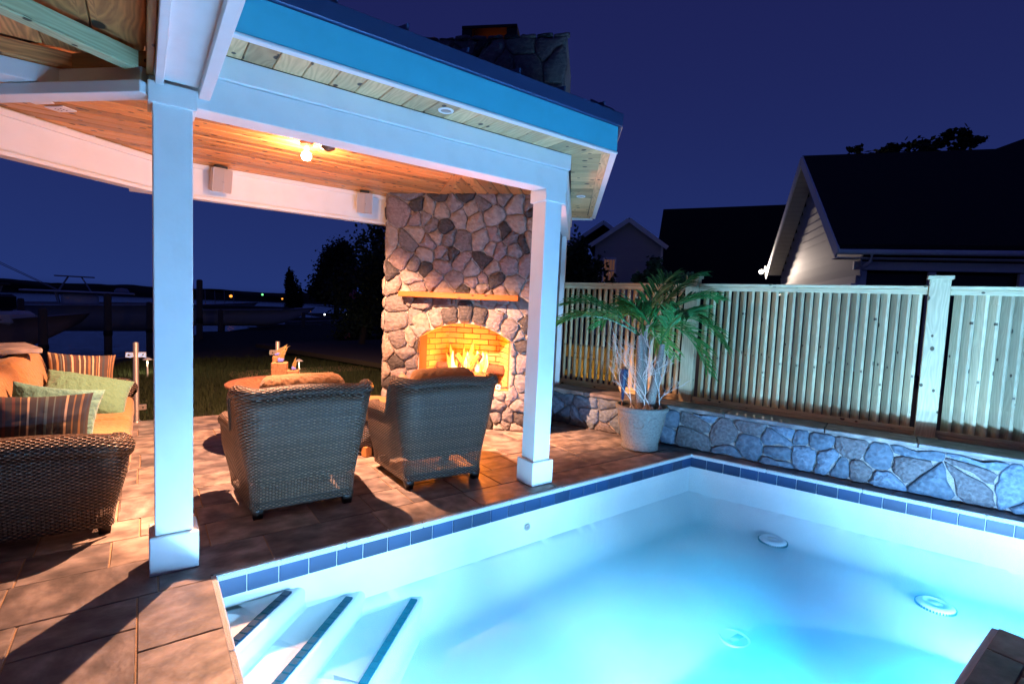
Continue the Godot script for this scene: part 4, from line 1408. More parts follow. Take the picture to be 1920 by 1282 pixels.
	if bx.dot(-b0) < 0: b.transform = Transform3D(Basis(-bd, Vector3.UP, (-bd).cross(Vector3.UP)), b0 + bd * 9.0)
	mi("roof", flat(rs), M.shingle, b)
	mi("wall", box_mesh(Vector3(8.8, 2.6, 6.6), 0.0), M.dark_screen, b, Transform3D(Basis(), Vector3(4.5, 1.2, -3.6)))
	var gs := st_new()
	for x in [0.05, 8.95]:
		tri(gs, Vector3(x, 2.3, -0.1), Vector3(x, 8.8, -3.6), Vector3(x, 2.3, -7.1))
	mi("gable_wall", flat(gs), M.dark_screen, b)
	# far house with two gables and one lit window
	far_house()
	# great roof at the right edge
	var g := thing("tall_house", "tall dark roof rising behind the siding gable house at right", "house")
	g.transform = Transform3D(B, Vector3(24.7, 0, -6.2))
	var gr := st_new()
	quad(gr, Vector3(0, 5.5, 4.0), Vector3(-0.4, 7.3, 0), Vector3(6, 9.9, 0), Vector3(12, 5.5, 4.0))
	quad(gr, Vector3(0, 5.5, -4.0), Vector3(12, 5.5, -4.0), Vector3(6, 9.9, 0), Vector3(-0.4, 7.3, 0))
	tri(gr, Vector3(0, 5.5, 4.0), Vector3(0, 5.5, -4.0), Vector3(-0.4, 7.3, 0))
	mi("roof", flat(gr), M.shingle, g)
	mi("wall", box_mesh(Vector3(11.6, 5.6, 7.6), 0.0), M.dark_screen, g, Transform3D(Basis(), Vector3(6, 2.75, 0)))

func far_house() -> void:
	var v := Vector3(22.4, 0, -20.2)
	var fwd := (Vector3(v.x, 0, v.z)).normalized()
	var right := fwd.cross(Vector3.UP)
	var h := thing("far_house", "blue grey gabled house with a lit curtained window behind the fence", "house")
	h.transform = Transform3D(Basis(right, Vector3.UP, -fwd), v)
	var gab := func(x: float, half: float, e: float, r: float, z: float, deep: float, called: String) -> void:
		var st := st_new()
		for s in [-1, 1]:
			var a := Vector3(x + s * half, e, z); var b := Vector3(x, r, z); var back := Vector3(0, 0, -deep)
			quad(st, a, b, b + back, a + back)
			quad(st, a - Vector3(0, 0.15, 0), a + back - Vector3(0, 0.15, 0), b + back - Vector3(0, 0.15, 0), b - Vector3(0, 0.15, 0))
			quad(st, a, a - Vector3(0, 0.15, 0), b - Vector3(0, 0.15, 0), b)
		mi(called, flat(st), M.shingle_grey, h)
		for s in [-1, 1]:
			bar("rake_board", Vector3(x + s * half, e - 0.12, z + 0.03), Vector3(x, r - 0.12, z + 0.03), 0.24, 0.05, M.house_trim, h)
	gab.call(0.35, 2.2, 5.2, 6.75, 0.35, 6.0, "gable_roof")
	gab.call(-1.2, 2.6, 5.3, 7.15, -3.0, 6.0, "rear_gable_roof")
	var st := st_new()
	quad(st, Vector3(-1.5, 0, 0), Vector3(-1.5, 5.25, 0), Vector3(2.3, 5.25, 0), Vector3(2.3, 0, 0))
	tri(st, Vector3(-1.6, 5.25, 0), Vector3(0.35, 6.55, 0), Vector3(2.35, 5.25, 0))
	quad(st, Vector3(-1.5, 0, 0), Vector3(-1.5, 0, -6), Vector3(-1.5, 5.25, -6), Vector3(-1.5, 5.25, 0))
	quad(st, Vector3(2.3, 0, 0), Vector3(2.3, 5.25, 0), Vector3(2.3, 5.25, -6), Vector3(2.3, 0, -6))
	mi("wall", flat(st), M.siding_grey, h)
	for k in 24:
		bar("lap_board", Vector3(-1.48, 1.9 + k * 0.19, 0.012), Vector3(2.28, 1.9 + k * 0.19, 0.012), 0.18, 0.02, M.siding_grey, h, 0.006)
		if 1.9 + k * 0.19 > 5.0: break
	var win := mi("window", box_mesh(Vector3(0.80, 1.5, 0.03), 0.004), M.house_trim, h, Transform3D(Basis(), Vector3(-0.62, 3.75, 0.045)))
	for k in 2:
		mi("pane", box_mesh(Vector3(0.60, 0.60, 0.02), 0.002), M.lit_pane, win, Transform3D(Basis(), Vector3(0, -0.33 + k * 0.66, 0.012)))
	for k in 3:
		mi("muntin", box_mesh(Vector3(0.025, 1.3, 0.012), 0.002), M.house_trim, win, Transform3D(Basis(), Vector3(-0.16 + k * 0.16, 0, 0.024)))
	mi("corner_board", box_mesh(Vector3(0.12, 5.2, 0.06), 0.004), M.house_trim, h, Transform3D(Basis(), Vector3(2.28, 2.6, 0.04)))

# ---------------------------------------------------------------- shore, boats, trees
func leaf_crown(blobs: Array, count: int, size: float, s: int) -> ArrayMesh:
	var r := RandomNumberGenerator.new(); r.seed = s
	var st := st_new()
	var vol := 0.0
	for b in blobs: vol += b[1].x * b[1].y * b[1].z
	for b in blobs:
		var n := int(count * b[1].x * b[1].y * b[1].z / vol)
		var clumps := []
		for c in maxi(5, n / 45):
			var d := Vector3(r.randfn(), r.randfn(), r.randfn()).normalized()
			clumps.append(b[0] + d * b[1] * pow(r.randf(), 0.4))
		for i in n:
			var c: Vector3 = clumps[r.randi_range(0, clumps.size() - 1)]
			var p: Vector3 = c + Vector3(r.randfn(), r.randfn(), r.randfn()) * b[1] * 0.15
			var ax := Vector3(r.randfn(), r.randfn() * 0.6, r.randfn()).normalized() * size * r.randf_range(0.6, 1.4)
			var sd := ax.cross(Vector3(r.randfn(), r.randfn(), r.randfn())).normalized() * size * 0.35
			tri(st, p - sd, p + ax * 0.5, p + sd)
			tri(st, p - sd, p + sd, p - ax * 0.5)
	return flat(st)

func tree(called: String, at: Vector3, blobs: Array, count: int, size: float, trunk: Array, rad: Array, s: int, label: String, cat: String, leaf: Material) -> Node3D:
	var t := thing(called, label, cat, at)
	var st := st_new()
	add_tube(st, trunk, rad, 8)
	for b in blobs:
		var a: Vector3 = trunk[trunk.size() - 1].lerp(trunk[trunk.size() - 2], 0.5)
		add_tube(st, [a, a.lerp(b[0], 0.55) + Vector3(0, 0.15, 0), b[0]], [rad[rad.size() - 1], rad[rad.size() - 1] * 0.6, rad[rad.size() - 1] * 0.2], 6)
	mi("trunk", smooth(st), M.trunk_bark, t)
	mi("crown", leaf_crown(blobs, count, size, s), leaf, t)
	return t

func hull_mesh(l: float, w: float, h: float, flip := false) -> ArrayMesh:
	var rows := []; var uvs := []
	for i in 15:
		var t := i / 14.0
		var half := w * 0.5 * pow(1.0 - pow(t, 3.0), 0.8) * (0.86 + 0.14 * minf(1.0, t * 4.0))
		var sheer := h * (0.78 + 0.30 * t * t)
		var keel := h * (0.02 + 0.75 * pow(maxf(0.0, t - 0.62) / 0.38, 1.8))
		var x := (t - 0.5) * l + 0.10 * l * t * t
		var r := []; var u := []
		for k in 9:
			var q := (k - 4) / 4.0
			var aq := absf(q)
			var y := lerpf(keel, sheer, pow(aq, 1.6))
			var z := signf(q) * half * pow(aq, 0.75)
			r.append(Vector3(x + (0.08 * l * t * aq), y, z)); u.append(Vector2(t, q))
		rows.append(r); uvs.append(u)
	var st := st_new()
	grid_mesh(rows, uvs, false, false, st)
	# deck
	for i in 14:
		quad(st, rows[i][0], rows[i][8], rows[i + 1][8], rows[i + 1][0])
	# transom
	for k in 8:
		tri(st, rows[0][k], rows[0][k + 1], Vector3(rows[0][4].x, h * 0.78, 0))
	return smooth(st)

func boat(label: String, at: Vector3, turn: float, l: float, h: float, kind: int) -> void:
	var b := thing("boat", label, "boat", at, turn, "boats at the docks")
	var w := l * 0.30
	mi("hull", hull_mesh(l, w, h), M.hull_red if kind == 0 else M.hull, b)
	bar("rub_rail", Vector3(-l * 0.48, h * 0.80, w * 0.45), Vector3(l * 0.30, h * 0.93, w * 0.43), 0.07, 0.06, M.boat_trim, b)
	bar("rub_rail", Vector3(-l * 0.48, h * 0.80, -w * 0.45), Vector3(l * 0.30, h * 0.93, -w * 0.43), 0.07, 0.06, M.boat_trim, b)
	if kind == 0:
		var c := mi("cabin", prism(PackedVector2Array([Vector2(-l * 0.05, -w * 0.36), Vector2(l * 0.36, -w * 0.34), Vector2(l * 0.45, 0), Vector2(l * 0.36, w * 0.34), Vector2(-l * 0.05, w * 0.36)]), h * 0.8, h * 1.10, 0.10), M.hull, b)
		mi("windshield", prism(PackedVector2Array([Vector2(-l * 0.02, -w * 0.32), Vector2(l * 0.30, -w * 0.30), Vector2(l * 0.38, 0), Vector2(l * 0.30, w * 0.30), Vector2(-l * 0.02, w * 0.32)]), h * 1.10, h * 1.45, 0.08), M.boat_glass, c)
		for k in 5:
			var x := l * (-0.02 + 0.085 * k)
			bar("frame_post", Vector3(x, h * 1.10, w * 0.335), Vector3(x - 0.12, h * 1.46, w * 0.31), 0.05, 0.05, M.boat_trim, c)
		mi("hard_top", prism(PackedVector2Array([Vector2(-l * 0.10, -w * 0.34), Vector2(l * 0.30, -w * 0.32), Vector2(l * 0.36, 0), Vector2(l * 0.30, w * 0.32), Vector2(-l * 0.10, w * 0.34)]), h * 1.62, h * 1.68, 0.03), M.canvas, b)
		for k in 4:
			var x := l * (-0.08 + 0.12 * k)
			bar("top_post", Vector3(x, h * 1.0, w * 0.36), Vector3(x + 0.25, h * 1.63, w * 0.31), 0.04, 0.04, M.boat_trim, b)
			bar("top_post", Vector3(x, h * 1.0, -w * 0.36), Vector3(x + 0.25, h * 1.63, -w * 0.31), 0.04, 0.04, M.boat_trim, b)
	elif kind == 1:
		mi("console", box_mesh(Vector3(l * 0.14, h * 0.36, w * 0.4), 0.08), M.hull, b, Transform3D(Basis(), Vector3(-l * 0.12, h * 0.95, 0)))
		var top := mi("tee_top", box_mesh(Vector3(l * 0.42, 0.07, w * 0.7), 0.03), M.hull, b, Transform3D(Basis(), Vector3(-l * 0.12, h * 1.2, 0)))
		for sx in [-0.20, -0.02]:
			for sz in [-0.22, 0.22]:
				bar("top_post", Vector3(l * sx, h * 0.85, w * sz), Vector3(l * sx - 0.1, h * 1.2, w * sz), 0.05, 0.05, M.boat_trim, b)
		for sx in [-0.20, -0.08]:
			for sz in [-0.12, 0.12]:
				bar("tower_post", Vector3(l * sx, h * 1.22, w * sz), Vector3(l * (-0.14 + (sx + 0.14) * 0.4), h * 1.65, w * sz * 0.6), 0.04, 0.04, M.boat_trim, b)
		mi("tower_deck", box_mesh(Vector3(l * 0.15, 0.05, w * 0.3), 0.02), M.boat_trim, b, Transform3D(Basis(), Vector3(-l * 0.14, h * 1.65, 0)))
		for sz in [-0.2, 0.2]:
			bar("outrigger", Vector3(-l * 0.2, h * 1.22, w * sz), Vector3(-l * 0.42, h * 2.0, w * sz * 2.0), 0.025, 0.025, M.boat_trim, b)
		mi("radome", lathe([Vector2(0.0, 0.24), Vector2(0.22, 0.2), Vector2(0.3, 0.08), Vector2(0.28, 0.0), Vector2(0, 0.0)], 14), M.boat_trim, b, Transform3D(Basis(), Vector3(l * 0.04, h * 1.22, 0)))
	else:
		mi("cover", prism(PackedVector2Array([Vector2(-l * 0.40, -w * 0.40), Vector2(l * 0.28, -w * 0.36), Vector2(l * 0.46, 0), Vector2(l * 0.28, w * 0.36), Vector2(-l * 0.40, w * 0.40)]), h * 0.86, h * 1.05, 0.15), M.canvas, b)
		for k in 4:
			bar("rod", Vector3(l * (-0.36 + 0.08 * k), h * 0.9, 0.2), Vector3(l * (-0.36 + 0.08 * k) - 0.05, h * 1.75, 0.25), 0.025, 0.025, M.boat_trim, b)

func build_shore() -> void:
	var st := st_new()
	quad(st, Vector3(-420, -1.35, 60), Vector3(-420, -1.35, -420), Vector3(420, -1.35, -420), Vector3(420, -1.35, 60))
	struct("river", flat(st), M.river_water)
	# wooded far shore: a long ragged ridge
	var rows := []; var uvs := []
	var n := noise(0.06, 4, 5)
	for i in 241:
		var a := deg_to_rad(-5.0 + i * 0.46)
		var dirv := Vector3(cos(a), 0, -sin(a))
		var r := []; var u := []
		var top := 3.1 + 1.0 * n.get_noise_2d(i * 0.9, 0.0) + 1.2 * n.get_noise_2d(i * 0.12, 40.0)
		for j in 6:
			var t := j / 5.0
			r.append(dirv * (230.0 + 14.0 * t + 5.0 * n.get_noise_2d(i * 1.4, j * 9.0)) + Vector3(0, -1.6 + (top + 1.6) * sin(t * PI / 2) + 0.5 * n.get_noise_2d(i * 2.0, j * 5.0) * t, 0)); u.append(Vector2(i, j))
		r.append(dirv * 270.0 + Vector3(0, -2, 0)); u.append(Vector2(i, 6))
		rows.append(r); uvs.append(u)
	struct("far_shore", grid_mesh(rows, uvs), M.far_trees)
	boat("cabin cruiser with dark windshield on its lift, nearest boat behind the sofa", Vector3(-5.5, -1.05, -22.0), 0.10, 6.0, 1.5, 0)
	boat("white sport fishing boat with a tower, left of the near column", Vector3(-1.2, -0.65, -31.0), 0.05, 9.5, 1.55, 1)
	boat("covered white runabout on a lift seen just right of the near column", Vector3(4.3, -0.20, -29.0), 0.12, 5.2, 1.0, 2)
	boat("small white boat far off at the dock left of the round tree", Vector3(9.8, -0.9, -36.0), 0.3, 5.6, 0.9, 2)
	# dock with pilings
	var dock := thing("dock", "wooden dock on pilings running out behind the sofa", "dock", Vector3(-0.30, -0.50, -14.4))
	for k in 30:
		mi("plank", box_mesh(Vector3(1.1, 0.04, 0.21), 0.006, Vector2(k * 0.3, 0.1 * k)), M.dock_wood, dock, Transform3D(Basis(), Vector3(rnd(-0.02, 0.02), 0, -3.4 + k * 0.225)))
	for x in [-0.5, 0.5]:
		bar("stringer", Vector3(x, -0.12, -3.4), Vector3(x, -0.12, 3.2), 0.18, 0.07, M.piling, dock)
	var spots := [Vector3(-5.2, 0, -19.5), Vector3(-2.2, 0, -18.6), Vector3(-0.9, 0, -20.5), Vector3(0.2, 0, -24.5), Vector3(-3.6, 0, -25.5), Vector3(1.7, 0, -22.0), Vector3(2.6, 0, -24.0), Vector3(6.6, 0, -27.0), Vector3(3.4, 0, -30.5), Vector3(-0.22, 0, -14.5)]
	var wh := ["at the left beside the cabin cruiser's stern", "below the cabin cruiser's bow behind the striped pillow", "under the sport fishing boat's hull", "left of the near column by the fishing boat's bow", "behind the cabin cruiser's windshield", "just right of the near column, the thickest", "right of the near column before the covered runabout", "at the bow of the covered runabout", "behind the covered runabout's stern", "short and coloured yellow as if lit beside the glass railing post"]
	for i in spots.size():
		var p: Vector3 = spots[i]
		var hgt := rnd(2.3, 3.0) if i != 5 else 3.6
		if i == 9: hgt = 1.25
		var q := thing("piling", ("dark mooring piling " if i < 9 else "mooring piling ") + wh[i], "piling", Vector3(p.x, -1.7, p.z), 0.0, "pilings of the docks")
		mi("post", lathe([Vector2(0.11, 0), Vector2(0.10, hgt - 0.05), Vector2(0.08, hgt), Vector2(0.0, hgt + 0.02)], 12), M.piling if i < 9 else M.yellow_stone, q)  # last piling takes a yellow colour in place of lamp light
		mi("collar", lathe([Vector2(0.11, hgt * 0.55), Vector2(0.118, hgt * 0.56), Vector2(0.118, hgt * 0.60), Vector2(0.11, hgt * 0.61)], 12), M.black, q)
	# trees
	tree("round_tree", Vector3(13.1, -0.9, -43.0), [[Vector3(0, 4.6, 0), Vector3(1.5, 2.3, 1.5)], [Vector3(-0.3, 3.2, 0.2), Vector3(1.75, 1.3, 1.7)], [Vector3(0.5, 5.6, 0), Vector3(1.0, 1.4, 1.0)]], 20000, 0.25, [Vector3(0, 0, 0), Vector3(0.05, 1.4, 0), Vector3(0, 2.6, 0)], [0.28, 0.22, 0.17], 5, "large round dark tree on the shore left of the fireplace", "tree", M.tree_leaf)
	tree("slim_tree", Vector3(8.7, -1.0, -39.0), [[Vector3(0, 2.4, 0), Vector3(0.45, 1.5, 0.45)], [Vector3(-0.15, 3.6, 0), Vector3(0.28, 0.8, 0.3)], [Vector3(0.45, 2.0, 0), Vector3(0.35, 1.2, 0.4)]], 5000, 0.18, [Vector3(0, 0, 0), Vector3(0, 1.2, 0), Vector3(0, 2.4, 0)], [0.13, 0.1, 0.07], 6, "slim dark tree standing alone on the shore", "tree", M.tree_leaf)
	tree("leafy_tree", Vector3(5.35, -0.3, -15.1), [[Vector3(0.5, 3.1, 0), Vector3(0.8, 1.3, 0.8)], [Vector3(0.0, 1.9, 0), Vector3(0.9, 1.0, 0.9)], [Vector3(1.2, 2.4, 0), Vector3(0.8, 1.2, 0.8)]], 6000, 0.14, [Vector3(0, 0, 0), Vector3(0.1, 0.8, 0), Vector3(0.3, 1.8, 0)], [0.12, 0.09, 0.07], 7, "leafy dark tree close behind the left edge of the fireplace", "tree", M.bush_leaf)
	var my := tree("crepe_myrtle", Vector3(6.5, -0.6, -18.0), [[Vector3(0.2, 2.4, -0.9), Vector3(0.9, 0.9, 0.7)], [Vector3(0.1, 1.1, -0.6), Vector3(1.1, 1.0, 0.8)]], 5000, 0.14, [Vector3(0, 0, 0), Vector3(0.1, 0.6, 0), Vector3(0, 1.3, 0)], [0.10, 0.08, 0.05], 8, "dark crepe myrtle with dull pink blooms left of the fireplace", "tree", M.bush_leaf)
	for p in [Vector3(0.35, 2.88, -0.79), Vector3(0.12, 3.17, -0.87), Vector3(0.60, 2.19, -0.70), Vector3(-0.35, 2.18, -0.4), Vector3(-0.76, 0.26, -0.3), Vector3(-0.35, 0.33, -0.2), Vector3(-0.54, 0.79, -0.2)]:
		mi("bloom", leaf_crown([[Vector3.ZERO, Vector3(0.17, 0.19, 0.16)]], 150, 0.07, int(p.x * 100) + 300), M.pink_bloom, my, Transform3D(Basis(), p))
	tree("hedge_tree", Vector3(16.3, 0, -17.6), [[Vector3(0, 3.0, 0), Vector3(1.1, 1.8, 1.1)], [Vector3(0.5, 2.2, 0.6), Vector3(1.2, 1.5, 1.2)]], 7000, 0.22, [Vector3(0, 0, 0), Vector3(0, 0.8, 0), Vector3(0.3, 1.5, 0)], [0.15, 0.12, 0.1], 9, "dark leafy tree between the pavilion corner and the grey house", "tree", M.bush_leaf)
	tree("garden_bush", Vector3(9.3, 0.62, -7.55), [[Vector3(0, 1.75, 0), Vector3(0.34, 0.42, 0.34)], [Vector3(-0.3, 1.45, 0.2), Vector3(0.25, 0.3, 0.25)]], 900, 0.13, [Vector3(0, 0, 0), Vector3(0.03, 0.7, 0), Vector3(0, 1.4, 0)], [0.03, 0.025, 0.02], 10, "small dark shrub top showing above the fence beside the lit window", "shrub", M.bush_leaf)
	tree("pine_tree", Vector3(25.0, 0.45, -7.6), [[Vector3(-0.6, 7.9, -1.0), Vector3(0.9, 0.5, 0.8)], [Vector3(0.4, 8.2, 0.4), Vector3(0.8, 0.55, 0.8)], [Vector3(0.6, 8.0, 1.5), Vector3(0.8, 0.55, 0.8)], [Vector3(0.2, 7.2, 0.3), Vector3(1.6, 0.7, 1.6)]], 2600, 0.24, [Vector3(0, 0, 0), Vector3(0, 3.5, 0), Vector3(0.1, 6.8, 0)], [0.25, 0.2, 0.12], 11, "dark tree crowns showing over the ridge of the siding gable house", "tree", M.tree_leaf)

# ---------------------------------------------------------------- furniture
# woven tub: arms at the sides, back at +z, open towards -z
func shell_rows(hw: float, dep: float, hb: float, ha: float, y0: float, rc: float, rr: float, lean: float, splay: float) -> Array:
	var path := []   # [point, normal]
	var zb := dep * 0.5
	var zf := -dep * 0.5
	var ra := 0.10
	for i in 6:
		var a := -PI / 2 - PI / 2 * i / 6.0
		path.append([Vector2(-hw - 0.045 + ra, zf + ra) + Vector2(cos(a), sin(a)) * ra, Vector2(cos(a), sin(a))])
	zf += ra
	for i in 13:
		path.append([Vector2(-hw - 0.045 * (1.0 - i / 12.0), lerpf(zf, zb - rc, i / 12.0)), Vector2(-1, 0)])
	for i in 7:
		var a := PI + PI / 2 * (i + 1) / 8.0
		path.append([Vector2(-hw + rc, zb - rc) + Vector2(cos(a), -sin(a)) * rc, Vector2(cos(a), -sin(a))])
	var nb := maxi(13, int(hw * 20))
	for i in nb:
		path.append([Vector2(lerpf(-hw + rc, hw - rc, float(i) / (nb - 1)), zb), Vector2(0, 1)])
	for i in 7:
		var a := -PI / 2 + PI / 2 * (i + 1) / 8.0
		path.append([Vector2(hw - rc, zb - rc) + Vector2(cos(a), -sin(a)) * rc, Vector2(cos(a), -sin(a))])
	for i in 13:
		path.append([Vector2(hw + 0.045 * i / 12.0, lerpf(zb - rc, zf, i / 12.0)), Vector2(1, 0)])
	for i in 6:
		var a := -PI / 2 * (i + 1) / 6.0
		path.append([Vector2(hw + 0.045 - ra, zf) + Vector2(cos(a), sin(a)) * ra, Vector2(cos(a), sin(a))])
	var rows := []; var uvs := []; var lower := []; var luv := []
	var u := 0.0
	for i in path.size():
		var p: Vector2 = path[i][0]; var n: Vector2 = path[i][1]
		if i > 0: u += p.distance_to(path[i - 1][0])
		var b := smoothstep(zb - rc - 0.20, zb - rc + 0.0, p.y)
		var crown := 0.025 * (1.0 - pow(absf(p.x) / hw, 2.0)) * b
		var ears := 0.020 * smoothstep(0.75, 1.0, absf(p.x) / hw) * b
		var H := lerpf(ha + 0.02 * sin((p.y - zf) / dep * 4.0), hb + crown + ears, b)
		var prof := []
		var steps := 12
		var ot := splay * (1.0 + 0.7 * b * (1.0 if absf(n.x) > 0.3 else 0.5)) + lean * b
		for k in steps + 1:
			var t := float(k) / steps
			var y := lerpf(y0, H - rr * 1.1, t)
			var o := -0.055 + 0.055 * smoothstep(0.0, 0.75, t) * 1.0 + ot * pow(t, 2.6)
			prof.append(Vector2(o, y))
		var c := Vector2(-0.055 + 0.055 + ot - rr * 0.75, H - rr)
		for k in 9:
			var a := deg_to_rad(-25.0 + 250.0 * k / 8.0)
			prof.append(c + Vector2(cos(a), sin(a)) * rr)
		prof.append(Vector2(c.x - rr * 0.7, H - 0.16))
		prof.append(Vector2(-0.10, 0.36))
		prof.append(Vector2(-0.10, 0.22))
		var r := []; var uu := []; var v := 0.0
		for k in prof.size():
			if k > 0: v += prof[k].distance_to(prof[k - 1])
			r.append(Vector3(p.x + n.x * prof[k].x, prof[k].y, p.y + n.y * prof[k].x))
			uu.append(Vector2(u, v))
		rows.append(r); uvs.append(uu)
	return [rows, uvs, path.size()]

func slice(rows: Array, a: int, b: int) -> Array:
	var out := []
	for r in rows: out.append(r.slice(a, b))
	return out

# soft box: rounded edges and puffed faces
func cushion(s: Vector3, r: float, puff: float, seed_n := 1, wrinkle := 0.004) -> ArrayMesh:
	var st := st_new()
	var n := noise(5.0, 3, seed_n)
	var N := 12
	for ax in 3:
		for sg in [-1, 1]:
			var rows := []; var uvs := []
			for i in N + 1:
				var rr := []; var u := []
				for j in N + 1:
					var q := [0.0, 0.0, 0.0]
					q[ax] = sg * 1.0
					q[(ax + 1) % 3] = sin(lerpf(-1, 1, float(i) / N) * PI / 2)
					q[(ax + 2) % 3] = sin(lerpf(-1, 1, float(j) / N) * PI / 2)
					var p := Vector3(q[0] * s.x, q[1] * s.y, q[2] * s.z) * 0.5
					var inn := Vector3(clampf(p.x, -s.x / 2 + r, s.x / 2 - r), clampf(p.y, -s.y / 2 + r, s.y / 2 - r), clampf(p.z, -s.z / 2 + r, s.z / 2 - r))
					var d := (p - inn)
					if d.length() > 0.0: p = inn + d.normalized() * r
					p.y += signf(q[1]) * puff * (1 - q[0] * q[0]) * (1 - q[2] * q[2]) * absf(q[1])
					p += p.normalized() * wrinkle * n.get_noise_3dv(p * 3.0) * 2.0
					rr.append(p); u.append(Vector2(p.x, p.z))
				rows.append(rr); uvs.append(u)
			grid_mesh(rows, uvs, sg < 0, false, st)
	return smooth(st)

func pillow(w: float, h: float, t: float, s: int) -> ArrayMesh:
	var st := st_new()
	var n := noise(4.0, 3, s)
	for side in [-1, 1]:
		var rows := []; var uvs := []
		for i in 25:
			var r := []; var uu := []
			for j in 25:
				var u := lerpf(-1, 1, i / 24.0); var v := lerpf(-1, 1, j / 24.0)
				u = sin(u * PI / 2) * 0.6 + u * 0.4; v = sin(v * PI / 2) * 0.6 + v * 0.4
				var th := t * 0.5 * pow(maxf(0.0, (1 - pow(absf(u), 2.6)) * (1 - pow(absf(v), 2.6))), 0.55)
				var x := u * w * 0.5 * (1.0 - 0.09 * (1 - v * v)); var y := v * h * 0.5 * (1.0 - 0.09 * (1 - u * u))
				var wr := 0.012 * n.get_noise_2d(x * 5.0, y * 5.0 + side * 7.0) * clampf(th / (t * 0.3), 0.0, 1.0)
				r.append(Vector3(x, y, side * th + wr)); uu.append(Vector2(u * 0.5 + 0.5, v * 0.5 + 0.5))
			rows.append(r); uvs.append(uu)
		grid_mesh(rows, uvs, side < 0, false, st)
	return smooth(st)

func make_seat(o: Node3D, hw: float, dep: float, hb: float, ha: float, rr: float, lean: float, splay: float, seats: int) -> void:
	var S := shell_rows(hw, dep, hb, ha, 0.065, 0.11, rr, lean, splay)
	mi("woven_shell", grid_mesh(slice(S[0], 3, 99), slice(S[1], 3, 99), true), M.wicker, o)
	mi("open_weave", grid_mesh(slice(S[0], 1, 4), slice(S[1], 1, 4), true), M.open_wicker, o)
	mi("lower_weave", grid_mesh(slice(S[0], 0, 2), slice(S[1], 0, 2), true), M.wicker, o)
	# panels that close the inner ends of the arms
	for e in [0, S[2] - 1]:
		var r: Array = S[0][e]
		var st := st_new()
		var c := Vector3.ZERO
		for p in r: c += p
		c /= r.size()
		for k in r.size() - 1:
			var u0 := Vector2(r[k].z, r[k].y); var u1 := Vector2(r[k + 1].z, r[k + 1].y)
			if e == 0: tri(st, r[k], r[k + 1], c, u0, u1, Vector2(c.z, c.y))
			else: tri(st, r[k], c, r[k + 1], u0, Vector2(c.z, c.y), u1)
		mi("arm_end", flat(st), M.wicker, o)
	# front apron and seat deck
	var ap := st_new()
	var zf := -dep * 0.5 + 0.03
	quad(ap, Vector3(-hw + 0.09, 0.09, zf), Vector3(-hw + 0.09, 0.27, zf), Vector3(hw - 0.09, 0.27, zf), Vector3(hw - 0.09, 0.09, zf), Vector2(0, 0), Vector2(0, 0.18), Vector2(hw * 2 - 0.18, 0.18), Vector2(hw * 2 - 0.18, 0))
	mi("front_apron", flat(ap), M.open_wicker, o)
	mi("seat_deck", box_mesh(Vector3(hw * 2 - 0.19, 0.03, dep - 0.16), 0.004), M.dark_leg, o, Transform3D(Basis(), Vector3(0, 0.285, 0.0)))
	var w := (hw * 2 - 0.22) / seats
	for i in seats:
		var x := -hw + 0.11 + w * (i + 0.5)
		mi("seat_cushion", cushion(Vector3(w - 0.01, 0.17, dep - 0.06), 0.06, 0.03, i + 3), M.tan_cloth, o, Transform3D(Basis(), Vector3(x, 0.385, -0.05)))
		mi("back_cushion", cushion(Vector3(w - 0.01, 0.22, hb - 0.36), 0.09, 0.03, i + 9, 0.004), M.tan_cloth, o, Transform3D(Basis(Vector3.RIGHT, deg_to_rad(-76.0)), Vector3(x, 0.425 + (hb - 0.36) * 0.5, dep * 0.5 - 0.19)))
	for sx in [-1, 1]:
		for sz in [-1, 1]:
			var st := st_new()
			var rows := []
			mi("leg", lathe([Vector2(0.0, 0.0), Vector2(0.03, 0.0), Vector2(0.042, 0.09), Vector2(0.0, 0.10)], 4), M.dark_leg, o, Transform3D(Basis(Vector3.UP, PI / 4).scaled(Vector3(1.25, 1, 1.25)), Vector3(sx * (hw - 0.10), 0.0, sz * (dep * 0.5 - 0.10))))

